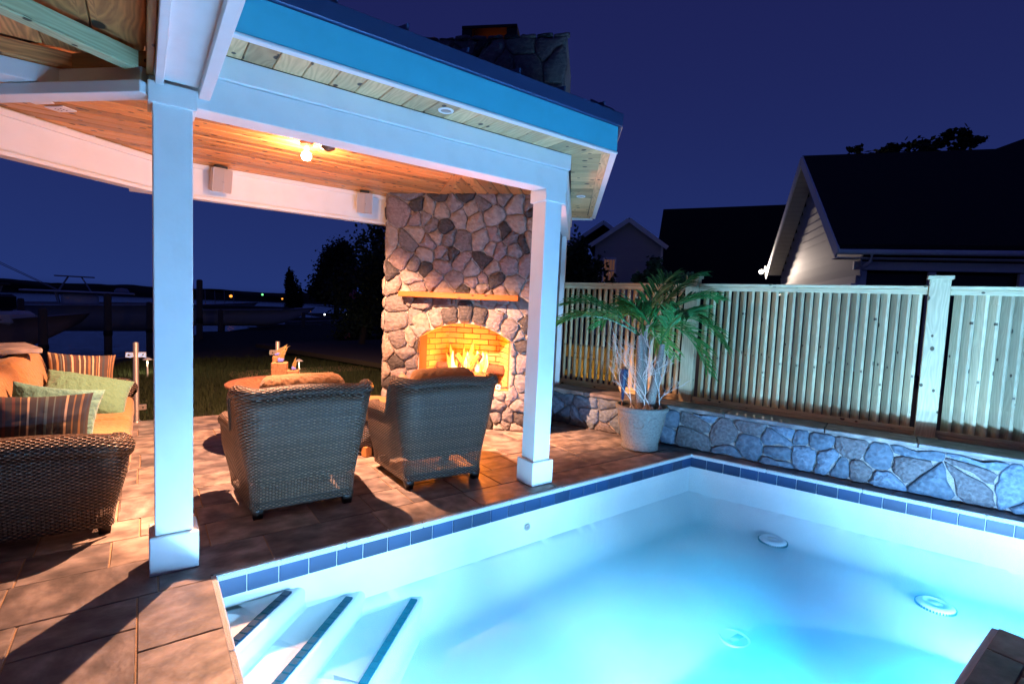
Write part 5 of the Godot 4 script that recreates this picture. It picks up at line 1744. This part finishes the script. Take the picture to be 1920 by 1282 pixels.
func build_furniture() -> void:
	var g := "woven armchairs with their backs to the pool"
	var a := thing("armchair", "dark wicker armchair nearest the left column, back to the pool", "armchair", Vector3(0.885, 0, -3.80), deg_to_rad(-1.0), g)
	make_seat(a, 0.388, 0.78, 0.862, 0.60, 0.054, 0.03, 0.018, 1)
	var b := a.duplicate()
	b.name = "armchair"
	add_child(b, true)
	b.position = Vector3(1.965, 0, -3.80)
	b.rotation.y = deg_to_rad(-4.0)
	b.set_meta("label", "dark wicker armchair in front of the fireplace, striped pillow inside")
	solo("pillow", pillow(0.42, 0.36, 0.15, 4), M.stripe_2, "tan striped pillow standing in the armchair before the fireplace", "pillow", "", Transform3D(Basis(Vector3.UP, deg_to_rad(62.0)) * Basis(Vector3.RIGHT, deg_to_rad(-14.0)), Vector3(1.745, 0.67, -3.84)))
	# ottoman between and beyond the chairs
	var o := thing("ottoman", "wicker ottoman with tan cushion seen between the two armchairs", "ottoman", Vector3(1.80, 0, -4.72), 0.3)
	mi("woven_body", grid_mesh(ring_rows(0.25, 0.08, 0.34)[0], ring_rows(0.25, 0.08, 0.34)[1], true), M.wicker, o)
	mi("top_cushion", cushion(Vector3(0.50, 0.13, 0.50), 0.05, 0.03, 5), M.tan_cloth, o, Transform3D(Basis(), Vector3(0, 0.40, 0)))
	for s in [Vector2(-1, -1), Vector2(-1, 1), Vector2(1, -1), Vector2(1, 1)]:
		mi("leg", box_mesh(Vector3(0.07, 0.10, 0.07), 0.006), M.pine_1, o, Transform3D(Basis(), Vector3(s.x * 0.2, 0.05, s.y * 0.2)))
	# sofa faces right
	var sf := thing("sofa", "large dark wicker sofa with tan cushions at the left", "sofa", Vector3(-0.52, 0, -4.78), -PI / 2)
	make_seat(sf, 1.13, 0.86, 0.85, 0.62, 0.085, 0.03, 0.03, 2)
	solo("pillow", pillow(0.56, 0.46, 0.18, 11), M.green_cloth, "plain green pillow lying on the far seat of the sofa", "pillow", "pillows on the sofa", Transform3D(Basis(Vector3.UP, deg_to_rad(18.0)) * Basis(Vector3.RIGHT, deg_to_rad(-52.0)) * Basis(Vector3.BACK, deg_to_rad(-22.0)), Vector3(-0.36, 0.60, -5.12)))
	solo("pillow", pillow(0.46, 0.42, 0.16, 12), M.stripe_0, "brown striped pillow behind the green one at the sofa's far end", "pillow", "pillows on the sofa", Transform3D(Basis(Vector3.UP, deg_to_rad(14.0)) * Basis(Vector3.RIGHT, deg_to_rad(-24.0)) * Basis(Vector3.BACK, deg_to_rad(-6.0)), Vector3(-0.42, 0.69, -5.55)))
	solo("pillow", pillow(0.44, 0.44, 0.15, 13), M.teal_cloth, "teal pillow half hidden behind the front striped pillow", "pillow", "pillows on the sofa", Transform3D(Basis(Vector3.UP, deg_to_rad(8.0)) * Basis(Vector3.RIGHT, deg_to_rad(-24.0)) * Basis(Vector3.BACK, deg_to_rad(-12.0)), Vector3(-0.45, 0.63, -4.10)))
	solo("pillow", pillow(0.50, 0.42, 0.20, 14), M.stripe_1, "dark striped pillow leaning on the near arm of the sofa", "pillow", "pillows on the sofa", Transform3D(Basis(Vector3.UP, deg_to_rad(6.0)) * Basis(Vector3.RIGHT, deg_to_rad(-14.0)) * Basis(Vector3.BACK, deg_to_rad(-3.0)), Vector3(-0.50, 0.62, -3.88)))
	# stone bar top behind the sofa
	var bar_t := thing("bar_counter", "grey stone bar counter end behind the sofa back", "counter", Vector3(-1.27, 0, -5.25), 0.3)
	mi("counter_top", box_mesh(Vector3(1.20, 0.04, 0.55), 0.005), M.slate_2, bar_t, Transform3D(Basis(), Vector3(0, 0.955, 0)))
	mi("counter_base", box_mesh(Vector3(0.8, 0.92, 0.34), 0.005), M.mortar, bar_t, Transform3D(Basis(), Vector3(-0.1, 0.46, 0)))

func ring_rows(hw: float, y0: float, y1: float) -> Array:
	var rows := []; var uvs := []
	var u := 0.0; var last := Vector2.ZERO
	for i in 49:
		var a := TAU * i / 48
		var q := Vector2(signf(cos(a)) * pow(absf(cos(a)), 0.45), signf(sin(a)) * pow(absf(sin(a)), 0.45)) * hw
		if i > 0: u += q.distance_to(last)
		last = q
		var r := []; var uu := []
		for k in 6:
			var t := k / 5.0
			var s := 1.0 + 0.08 * sin(t * PI)
			r.append(Vector3(q.x * s, lerpf(y0, y1, t), q.y * s)); uu.append(Vector2(u, lerpf(y0, y1, t)))
		rows.append(r); uvs.append(uu)
	return [rows, uvs]

# ---------------------------------------------------------------- fire bowl
func build_fire_bowl() -> void:
	var at := Vector3(1.10, 0, -5.22)
	var b := thing("fire_bowl", "round copper brown fire bowl table behind the left armchair", "fire bowl", at)
	mi("bowl", lathe([Vector2(0.0, 0.0), Vector2(0.24, 0.0), Vector2(0.27, 0.10), Vector2(0.34, 0.25), Vector2(0.43, 0.42), Vector2(0.46, 0.53), Vector2(0.455, 0.56)], 40), M.copper_bowl, b)
	mi("rim", lathe([Vector2(0.455, 0.555), Vector2(0.475, 0.575), Vector2(0.50, 0.59), Vector2(0.505, 0.605), Vector2(0.49, 0.615), Vector2(0.40, 0.61), Vector2(0.36, 0.58), Vector2(0.0, 0.57)], 40), M.copper_bowl, b)
	var g := "square stone fire pillars in the bowl"
	var sp := [[0.135, 0.24, Vector3(-0.03, 0.565, -0.03), "taller square stone fire pillar standing in the copper bowl"], [0.105, 0.165, Vector3(0.085, 0.565, 0.0), "shorter square stone fire pillar at the right in the copper bowl"], [0.085, 0.29, Vector3(-0.025, 0.565, -0.15), "narrow rear stone fire pillar behind the taller one"]]
	for i in 3:
		var s: Array = sp[i]
		var p := thing("fire_pillar", s[3], "stone pillar", at + s[2], -0.35, g)
		mi("block", box_mesh(Vector3(s[0], s[1], s[0]), 0.006), M.sandstone, p, Transform3D(Basis(), Vector3(0, s[1] / 2, 0)))
		mi("burner_cup", lathe([Vector2(0.0, 0.0), Vector2(0.03, 0.0), Vector2(0.035, 0.006), Vector2(0.0, 0.006)], 12), M.black, p, Transform3D(Basis(), Vector3(0, s[1], 0)))
	var f := thing("bowl_fire", "thin wind blown orange flames with violet feet on stone pillars", "fire", at)
	var fl := [[0.17, 0.016, 0.07, Vector3(-0.03, 0.81, -0.03)], [0.14, 0.013, 0.05, Vector3(-0.005, 0.81, -0.04)], [0.12, 0.012, 0.03, Vector3(0.085, 0.735, 0.0)], [0.09, 0.010, 0.02, Vector3(0.10, 0.735, 0.01)], [0.11, 0.014, 0.09, Vector3(-0.02, 0.86, -0.15)], [0.09, 0.012, 0.10, Vector3(-0.01, 0.865, -0.14)], [0.08, 0.012, 0.05, Vector3(-0.035, 0.86, -0.16)]]
	for i in fl.size():
		var q: Array = fl[i]
		mi("flame", flame(q[0], q[1], q[2], i + 31), M.flame_low, f, Transform3D(Basis(), q[3]))
		mi("flame_foot", flame(q[0] * 0.28, q[1] * 1.3, 0.0, i + 51), M.flame_violet, f, Transform3D(Basis(), q[3]))
	omni(Vector3(0.03, 0.95, 0.03), Color(1.0, 0.38, 0.07), 0.10, 0.05, "fire_glow", f)

# ---------------------------------------------------------------- plants
func frond(l: float, az: float, up: float, droop: float, s: int, leaflet: float) -> ArrayMesh:
	var r := RandomNumberGenerator.new(); r.seed = s
	var st := st_new()
	var dir := Vector3(cos(az), 0, sin(az))
	var side := Vector3(-sin(az), 0, cos(az))
	var pts := []
	for i in 15:
		var t := i / 14.0
		pts.append(dir * (l * (t * (1.0 - 0.18 * t * droop))) + Vector3(0, l * (up * t - droop * t * t), 0) + side * 0.06 * sin(t * 2.0 + s))
	var rad := []
	for i in 15: rad.append(lerpf(0.011, 0.002, i / 14.0))
	add_tube(st, pts, rad, 5)
	for i in range(0, 36):
		var t := 0.20 + 0.80 * i / 35.0
		var k := mini(int(t * 14.0), 13)
		var p: Vector3 = pts[k].lerp(pts[k + 1], t * 14.0 - k)
		var tg: Vector3 = (pts[k + 1] - pts[k]).normalized()
		var sd := tg.cross(Vector3.UP).normalized()
		var nn := sd.cross(tg).normalized()
		for sg in [-1, 1]:
			var ll := leaflet * (0.45 + 0.75 * sin(clampf(t * 1.05, 0, 1) * PI * 0.82 + 0.35)) * r.randf_range(0.8, 1.15)
			var d: Vector3 = (tg * r.randf_range(0.65, 0.95) + sd * sg * r.randf_range(0.55, 0.8) + nn * r.randf_range(0.15, 0.5)).normalized()
			var w := 0.0135 * r.randf_range(0.8, 1.2)
			var wv := d.cross(nn).normalized() * w
			var dr := Vector3(0, -1, 0) * ll * r.randf_range(0.18, 0.42)
			var m1 := p + d * ll * 0.45 + dr * 0.10
			var m2 := p + d * ll * 0.8 + dr * 0.5
			var e := p + d * ll + dr
			var fold := nn * w * 0.6
			tri(st, p, m1 - wv + fold, m1)
			tri(st, p, m1, m1 + wv + fold)
			quad(st, m1 - wv + fold, m2 - wv * 0.7 + fold * 0.6, m2, m1)
			quad(st, m1, m2, m2 + wv * 0.7 + fold * 0.6, m1 + wv + fold)
			tri(st, m2 - wv * 0.7 + fold * 0.6, e, m2)
			tri(st, m2, e, m2 + wv * 0.7 + fold * 0.6)
	return flat(st)

func twig(st: SurfaceTool, p: Vector3, d: Vector3, l: float, r: float, depth: int, g: RandomNumberGenerator) -> void:
	var pts := [p]; var rad := [r]
	var q := p; var dd := d
	for i in 4:
		dd = (dd + Vector3(g.randfn(), g.randfn() * 0.4, g.randfn()) * 0.16).normalized()
		q += dd * l / 4.0
		pts.append(q); rad.append(r * (1.0 - 0.12 * (i + 1)))
	add_tube(st, pts, rad, 5)
	if depth > 0:
		for k in 4:
			var at: Vector3 = pts[1 + (k % 4)]
			var nd := (dd + Vector3(g.randfn(), g.randf_range(0.2, 0.9), g.randfn()) * 0.45).normalized()
			twig(st, at, nd, l * g.randf_range(0.5, 0.72), r * 0.66, depth - 1, g)

func build_plants() -> void:
	var at := Vector3(4.27, 0.002, -3.43)
	var pot := thing("plant_pot", "large pale clay pot with scroll relief holding the palm", "plant pot", at)
	mi("pot_body", lathe([Vector2(0.0, 0.012), Vector2(0.165, 0.012), Vector2(0.18, 0.0), Vector2(0.195, 0.012), Vector2(0.195, 0.035), Vector2(0.185, 0.045), Vector2(0.215, 0.19), Vector2(0.243, 0.33), Vector2(0.255, 0.415)], 44), M.pot_clay, pot)
	mi("rim", lathe([Vector2(0.255, 0.412), Vector2(0.275, 0.425), Vector2(0.278, 0.455), Vector2(0.265, 0.468), Vector2(0.25, 0.466), Vector2(0.243, 0.44), Vector2(0.24, 0.41)], 44), M.pot_clay, pot)
	mi("potting_soil", lathe([Vector2(0.0, 0.425), Vector2(0.12, 0.43), Vector2(0.242, 0.42)], 24), M.soil, pot)
	# scroll relief round the body
	for k in 10:
		var a := TAU * k / 10.0
		var pts := []; var rad := []
		for i in 17:
			var t := i / 16.0
			var ang := t * 7.5
			var q := 0.066 * (1.0 - 0.75 * t)
			var y := 0.31 + sin(ang) * q * (1.0 if k % 2 else -1.0)
			var aa := a + cos(ang) * q / 0.24
			var r0 := lerpf(0.19, 0.256, (y - 0.05) / 0.37) + 0.0025
			pts.append(Vector3(cos(aa) * r0, y, sin(aa) * r0)); rad.append(0.006 * (1.0 - 0.5 * t))
		mi("scroll", tube(pts, rad, 6), M.pot_clay, pot)
	var palm := thing("palm_tree", "green feather palm with arching fronds in the clay pot", "palm", at + Vector3(0, 0.42, 0))
	var tr := [[Vector3(-0.03, 0, 0.0), Vector3(-0.07, 0.40, 0.0), Vector3(-0.08, 0.78, -0.02)], [Vector3(0.05, 0, -0.04), Vector3(0.07, 0.40, -0.06), Vector3(0.06, 0.82, -0.08)], [Vector3(0.02, 0, 0.07), Vector3(0.06, 0.36, 0.12), Vector3(0.09, 0.70, 0.14)]]
	for t in tr:
		mi("trunk", tube([t[0], t[0].lerp(t[1], 0.5), t[1], t[1].lerp(t[2], 0.5), t[2]], [0.058, 0.048, 0.042, 0.036, 0.026], 10), M.palm_trunk, palm)
	# azimuths: the picture's left is about (-0.55, 0, -0.75)*, right is the reverse
	var L := atan2(-0.592, -0.806)
	var spec := [
		[0.98, L, 0.66, 0.60, 0], [0.86, L + 0.30, 0.95, 0.62, 0],
		[0.86, L + PI, 1.05, 0.62, 1], [0.95, L + PI + 0.2, 0.82, 0.92, 1], [0.90, L + PI - 0.2, 0.60, 1.02, 1], [0.84, L + PI - 0.6, 1.35, 0.6, 0],
		[0.70, L + PI / 2, 1.15, 0.85, 2], [0.72, L + PI / 2 - 0.6, 0.95, 0.9, 1],
		[0.75, L - PI / 2, 1.1, 0.7, 0], [0.55, L + PI / 2 + 0.9, 0.55, 0.9, 2], [0.62, L + 2.3, 1.6, 0.6, 0], [0.66, L + 0.9, 1.35, 0.75, 1]]
	for i in spec.size():
		var f: Array = spec[i]
		var b: Vector3 = tr[[0, 1, 2][i % 3]][2]
		if i < 2: b = tr[0][2]
		elif i < 6: b = tr[1][2]
		mi("frond", frond(f[0], f[1], f[2], f[3], 70 + i, 0.30), M["palm_leaf_%d" % f[4]], palm, Transform3D(Basis(), b))
	var dry := thing("dry_branches", "bleached white branching twigs standing in the clay pot", "branches", at + Vector3(0, 0.42, 0))
	var gseed := [[Vector3(-0.11, 0, 0.12), 5], [Vector3(0.10, 0, 0.16), 8], [Vector3(-0.02, 0, 0.14), 13], [Vector3(-0.14, 0, -0.02), 21]]
	for a in gseed:
		var g := RandomNumberGenerator.new(); g.seed = a[1]
		var st := st_new()
		twig(st, a[0], Vector3(-0.05 if a[1] != 8 else -0.12, 1, -0.05), 0.44, 0.0065, 3, g)
		for k in 4:
			var an := k * 1.6
			add_tube(st, [a[0] + Vector3(0, 0.05, 0), a[0] + Vector3(cos(an) * 0.03, 0.015, sin(an) * 0.03), a[0] + Vector3(cos(an) * 0.07, -0.005, sin(an) * 0.07)], [0.008, 0.006, 0.003], 5)
		mi("branch", smooth(st), M.dry_branch, dry)
	var torch := thing("torch", "dark tapered garden torch canister stuck in the clay pot", "torch", at + Vector3(-0.20, 0.42, -0.10))
	mi("canister", lathe([Vector2(0.0, 0.10), Vector2(0.012, 0.10), Vector2(0.022, 0.20), Vector2(0.036, 0.30), Vector2(0.042, 0.36), Vector2(0.040, 0.40), Vector2(0.046, 0.405), Vector2(0.046, 0.42), Vector2(0.0, 0.425)], 20), M.tile_0, torch)
	mi("stake", lathe([Vector2(0.009, -0.03), Vector2(0.010, 0.11)], 8), M.dark_bronze, torch)
	mi("wick_cap", lathe([Vector2(0.02, 0.42), Vector2(0.018, 0.445), Vector2(0.0, 0.45)], 12), M.dark_bronze, torch)

# ---------------------------------------------------------------- fittings
func build_small_things() -> void:
	# ceiling light: a bare bulb under a small socket
	var c := thing("ceiling_light", "glowing bare bulb under the pine ceiling of the pavilion", "ceiling light", Vector3(1.085, 2.70, -4.42))
	mi("socket", lathe([Vector2(0.0, 0.0), Vector2(0.05, 0.0), Vector2(0.05, -0.02), Vector2(0.022, -0.03), Vector2(0.02, -0.07), Vector2(0.0, -0.07)], 16), M.dark_bronze, c)
	mi("bulb", lathe([Vector2(0.0, -0.145), Vector2(0.028, -0.137), Vector2(0.041, -0.108), Vector2(0.035, -0.085), Vector2(0.016, -0.066)], 16), M.warm_bulb, c)
	omni(Vector3(0, -0.105, 0), Color(1.0, 0.50, 0.27), 1.5, 0.02, "bulb_light", c)
	spot(Vector3(0, -0.105, 0), Vector3(0.06, -1.105, -0.44), Color(1.0, 0.46, 0.25), 50.0, 56.0, 0.4, 0.02, "bulb_beam", c)
	spot(Vector3(0, -0.105, 0), Vector3(-2.05, -2.70, 1.75), Color(1.0, 0.47, 0.26), 36.0, 33.0, 0.6, 0.02, "bulb_beam", c)
	spot(Vector3(0, -0.105, 0), Vector3(2.70, -2.50, -0.25), Color(1.0, 0.47, 0.26), 85.0, 23.0, 1.0, 0.02, "bulb_beam", c)
	var f := thing("fan_mount", "brown scalloped ceiling fan hub partly hidden by the front beam", "ceiling fan", Vector3(1.17, 2.70, -4.12))
	var pr := []
	for v in [Vector2(0.0, 0.0), Vector2(0.12, 0.0), Vector2(0.135, -0.02), Vector2(0.085, -0.04), Vector2(0.095, -0.06), Vector2(0.05, -0.08), Vector2(0.055, -0.095), Vector2(0.02, -0.115), Vector2(0.0, -0.12)]: pr.append(v)
	mi("hub", lathe(pr, 24), M.dark_bronze, f)
	for k in 5:
		mi("bracket", box_mesh(Vector3(0.09, 0.012, 0.03), 0.004), M.dark_bronze, f, Transform3D(Basis(Vector3.UP, TAU * k / 5 + 0.2), Vector3.ZERO) * Transform3D(Basis(), Vector3(0.12, -0.035, 0)))
	# speakers on the back beam
	var sx := [[0.63, 0.24, "boxy grey loudspeaker on the back beam near the left column"], [2.08, -0.28, "boxy grey loudspeaker on the back beam beside the fireplace"]]
	for i in 2:
		var s: Array = sx[i]
		var o := thing("wall_speaker", s[2], "loudspeaker", Vector3(s[0], 2.56, -5.84), s[1], "loudspeakers on the back beam")
		o.rotation.x = 0.18
		mi("cabinet", prism(PackedVector2Array([Vector2(-0.075, -0.07), Vector2(0.075, -0.07), Vector2(0.088, 0.05), Vector2(0.0, 0.075), Vector2(-0.088, 0.05)]), -0.115, 0.115, 0.008), M.speaker_shell, o)
		mi("grille", prism(PackedVector2Array([Vector2(-0.083, 0.054), Vector2(0.083, 0.054), Vector2(0.0, 0.079)]), -0.108, 0.108, 0.004), M.speaker_grille, o)
		mi("badge", lathe([Vector2(0.0, 0.003), Vector2(0.013, 0.003), Vector2(0.014, 0.0)], 14), M.steel, o, Transform3D(Basis(Vector3.RIGHT, PI / 2).scaled(Vector3(1, 0.5, 1)), Vector3(0.0, -0.01, 0.08)))
		mi("bracket", box_mesh(Vector3(0.10, 0.03, 0.10), 0.004), M.black, o, Transform3D(Basis(), Vector3(0, 0.125, -0.03)))
	# cover plates on the ceiling
	for i in 2:
		var o := thing("cover_plate", ["white ceiling cover plate with a dark knob hole, the left one", "white ceiling cover plate with outlet slots, the right one"][i], "cover plate", Vector3(-0.57 + i * 0.11, 2.697, -4.80 - i * 0.09), 0.75, "cover plates by the left beam")
		mi("plate", box_mesh(Vector3(0.10, 0.008, 0.16), 0.003), M.white_paint, o)
		if i == 0: mi("knob_hole", lathe([Vector2(0.0, -0.006), Vector2(0.009, -0.005), Vector2(0.010, 0.0)], 10), M.black, o)
		else:
			for k in 6: mi("slot", box_mesh(Vector3(0.004, 0.003, 0.014), 0.001), M.black, o, Transform3D(Basis(), Vector3(-0.02 + 0.02 * (k % 3), -0.0045, -0.02 if k < 3 else 0.025)))
	# recessed soffit lights
	var rl := [Vector3(1.555, 2.662, -2.93), Vector3(3.83, 2.662, -4.07)]
	for i in 2:
		var o := thing("soffit_light", ["round recessed light in the front soffit above the pool", "round recessed light in the side soffit near the roof corner"][i], "soffit light", rl[i], 0.0, "recessed soffit lights")
		mi("trim_ring", lathe([Vector2(0.034, 0.0), Vector2(0.036, -0.006), Vector2(0.048, -0.005), Vector2(0.05, 0.001)], 24), M.white_paint, o)
		mi("lens", lathe([Vector2(0.0, -0.003), Vector2(0.034, -0.002), Vector2(0.035, 0.0)], 24), M.soffit_lens, o)
	# white object with a round hole at the right of the firebox
	var k := thing("white_valve", "small white block with a round dark hole at the firebox's right", "valve")
	k.transform = face_xf(1.42, 0.50, 0.0)
	mi("block", box_mesh(Vector3(0.055, 0.06, 0.05), 0.012), M.pool_plastic, k)
	mi("hole", lathe([Vector2(0.0, 0.0), Vector2(0.013, 0.0), Vector2(0.014, -0.004)], 14), M.black, k, Transform3D(Basis(Vector3.RIGHT, PI / 2), Vector3(0, 0.004, 0.027)))
	mi("pipe", tube([Vector3(0.03, -0.01, 0), Vector3(0.09, 0.0, -0.02), Vector3(0.12, 0.005, -0.06)], [0.01, 0.01, 0.01], 8), M.copper_bowl, k)
	# glass railing along the patio edge
	var pz := -6.80
	var px := [-1.45, -0.065, 1.36, 2.75]
	var pl := ["steel railing post at the far left behind the bar counter", "steel railing post standing between sofa and left column", "steel railing post behind the fire bowl flames", "steel railing post hidden beside the fireplace"]
	for i in 3:
		var o := thing("railing_post", pl[i], "railing post", Vector3(px[i], 0, pz), 0.0, "glass railing posts")
		mi("tube", lathe([Vector2(0.045, 0.0), Vector2(0.045, 0.01), Vector2(0.026, 0.012), Vector2(0.026, 0.875), Vector2(0.0, 0.88)], 16), M.steel, o)
		for y in [0.16, 0.74]:
			for s in [-1, 1]:
				mi("clamp", box_mesh(Vector3(0.075, 0.06, 0.03), 0.004), M.steel, o, Transform3D(Basis(), Vector3(s * 0.055, y, 0)))
				mi("bolt", lathe([Vector2(0.0, 0.004), Vector2(0.008, 0.003), Vector2(0.009, 0.0)], 10), M.black, o, Transform3D(Basis(Vector3.RIGHT, PI / 2), Vector3(s * 0.06, y, 0.016)))
	for i in 3:
		var a: float = px[i] + 0.06; var b: float = px[i + 1] - 0.06
		if i == 2: b = 2.3
		solo("glass_panel", box_mesh(Vector3(b - a, 0.78, 0.01), 0.0), M.clear_glass, ["clear glass railing panel left of the sofa end post", "clear glass railing panel behind the left column and fire bowl", "clear glass railing panel between fire bowl and fireplace"][i], "glass panel", "glass railing panels", Transform3D(Basis(), Vector3((a + b) / 2, 0.46, pz)))
	# path lights
	var lp := [Vector3(2.40, 0, -10.10), Vector3(0.06, 0, -10.9)]
	for i in 2:
		var p: Vector3 = lp[i]
		p.y = lawn_h(p.x, p.z)
		var o := thing("path_light", ["lit mushroom path light on the lawn right of the fire bowl", "lit mushroom path light by the dock beside the left column"][i], "path light", p, 0.0, "path lights")
		mi("stem", lathe([Vector2(0.013, 0.0), Vector2(0.013, 0.305), Vector2(0.0, 0.308)], 8), M.house_trim, o)
		mi("hat", lathe([Vector2(0.0, 0.385), Vector2(0.03, 0.375), Vector2(0.075, 0.345), Vector2(0.075, 0.34), Vector2(0.012, 0.35)], 16), M.house_trim, o)
		mi("lamp_glow", lathe([Vector2(0.0, 0.315), Vector2(0.012, 0.318), Vector2(0.016, 0.33), Vector2(0.012, 0.345), Vector2(0.0, 0.347)], 10), M.path_lens, o)
		omni(Vector3(0, 0.325, 0), Color(1.0, 0.78, 0.38), 0.6, 0.01, "path_lamp", o)

func build_far_lights() -> void:
	# small lamps far away: direction as seen across the water, each at its own distance
	var list := [
		[Vector3(14.6, 0.9, -118.0) , 0.30, "orange_spark", "orange"], [Vector3(20.5, 1.5, -118.0), 0.2, "green_spark", "green"], [Vector3(24.0, 0.8, -116.0), 0.18, "orange_spark", "orange"],
		[Vector3(14.4, 0.0, -56.0), 0.10, "orange_spark", "orange"]]
	for i in list.size():
		var a: Array = list[i]
		solo("shore_lamp", lathe([Vector2(0, -1), Vector2(0.8, -0.6), Vector2(1, 0), Vector2(0.8, 0.6), Vector2(0, 1)], 8), M[a[2]], ["orange shore lamp, brightest of the cluster across the water", "green shore lamp across the water among orange ones", "small orange shore lamp right of the green one", "yellow orange lamp on the near dock below the round tree"][i], "lamp", "", Transform3D(Basis().scaled(Vector3.ONE * a[1]), a[0]))
	var dots := [[Vector3(12.1, -1.1, -46.0), 0.05], [Vector3(15.3, -0.3, -54.0), 0.06], [Vector3(17.6, -0.3, -54.0), 0.06], [Vector3(18.3, 0.6, -54.0), 0.07], [Vector3(21.5, 0.6, -54.0), 0.06], [Vector3(18.6, -1.0, -50.0), 0.05], [Vector3(19.9, -1.0, -50.0), 0.05], [Vector3(22.0, -0.6, -44.0), 0.06], [Vector3(23.5, -0.2, -44.0), 0.06], [Vector3(10.6, -1.0, -25.0), 0.04], [Vector3(4.6, -1.0, -23.5), 0.04], [Vector3(13.0, -1.0, -25.0), 0.03]]
	for d in dots:
		solo("distant_lamp", lathe([Vector2(0, -1), Vector2(0.8, -0.6), Vector2(1, 0), Vector2(0.8, 0.6), Vector2(0, 1)], 8), M.white_spark, "tiny white lamp glinting far off between dock and trees", "lamp", "tiny distant lamps", Transform3D(Basis().scaled(Vector3.ONE * d[1] * 1.5), d[0]))
	var tw := thing("garden_spotlight", "pair of bright white garden spotlights above the stone fire pillars", "spotlight", Vector3(4.85, -0.75, -22.0))
	for x in [-0.13, 0.15]:
		mi("lamp_head", lathe([Vector2(0, -1), Vector2(0.8, -0.6), Vector2(1, 0), Vector2(0.8, 0.6), Vector2(0, 1)], 8), M.white_spark, tw, Transform3D(Basis().scaled(Vector3.ONE * 0.07), Vector3(x, 0.1 * signf(x) * -0.5, 0)))
	mi("stake", lathe([Vector2(0.02, -0.9), Vector2(0.02, 0.0)], 6), M.black, tw)
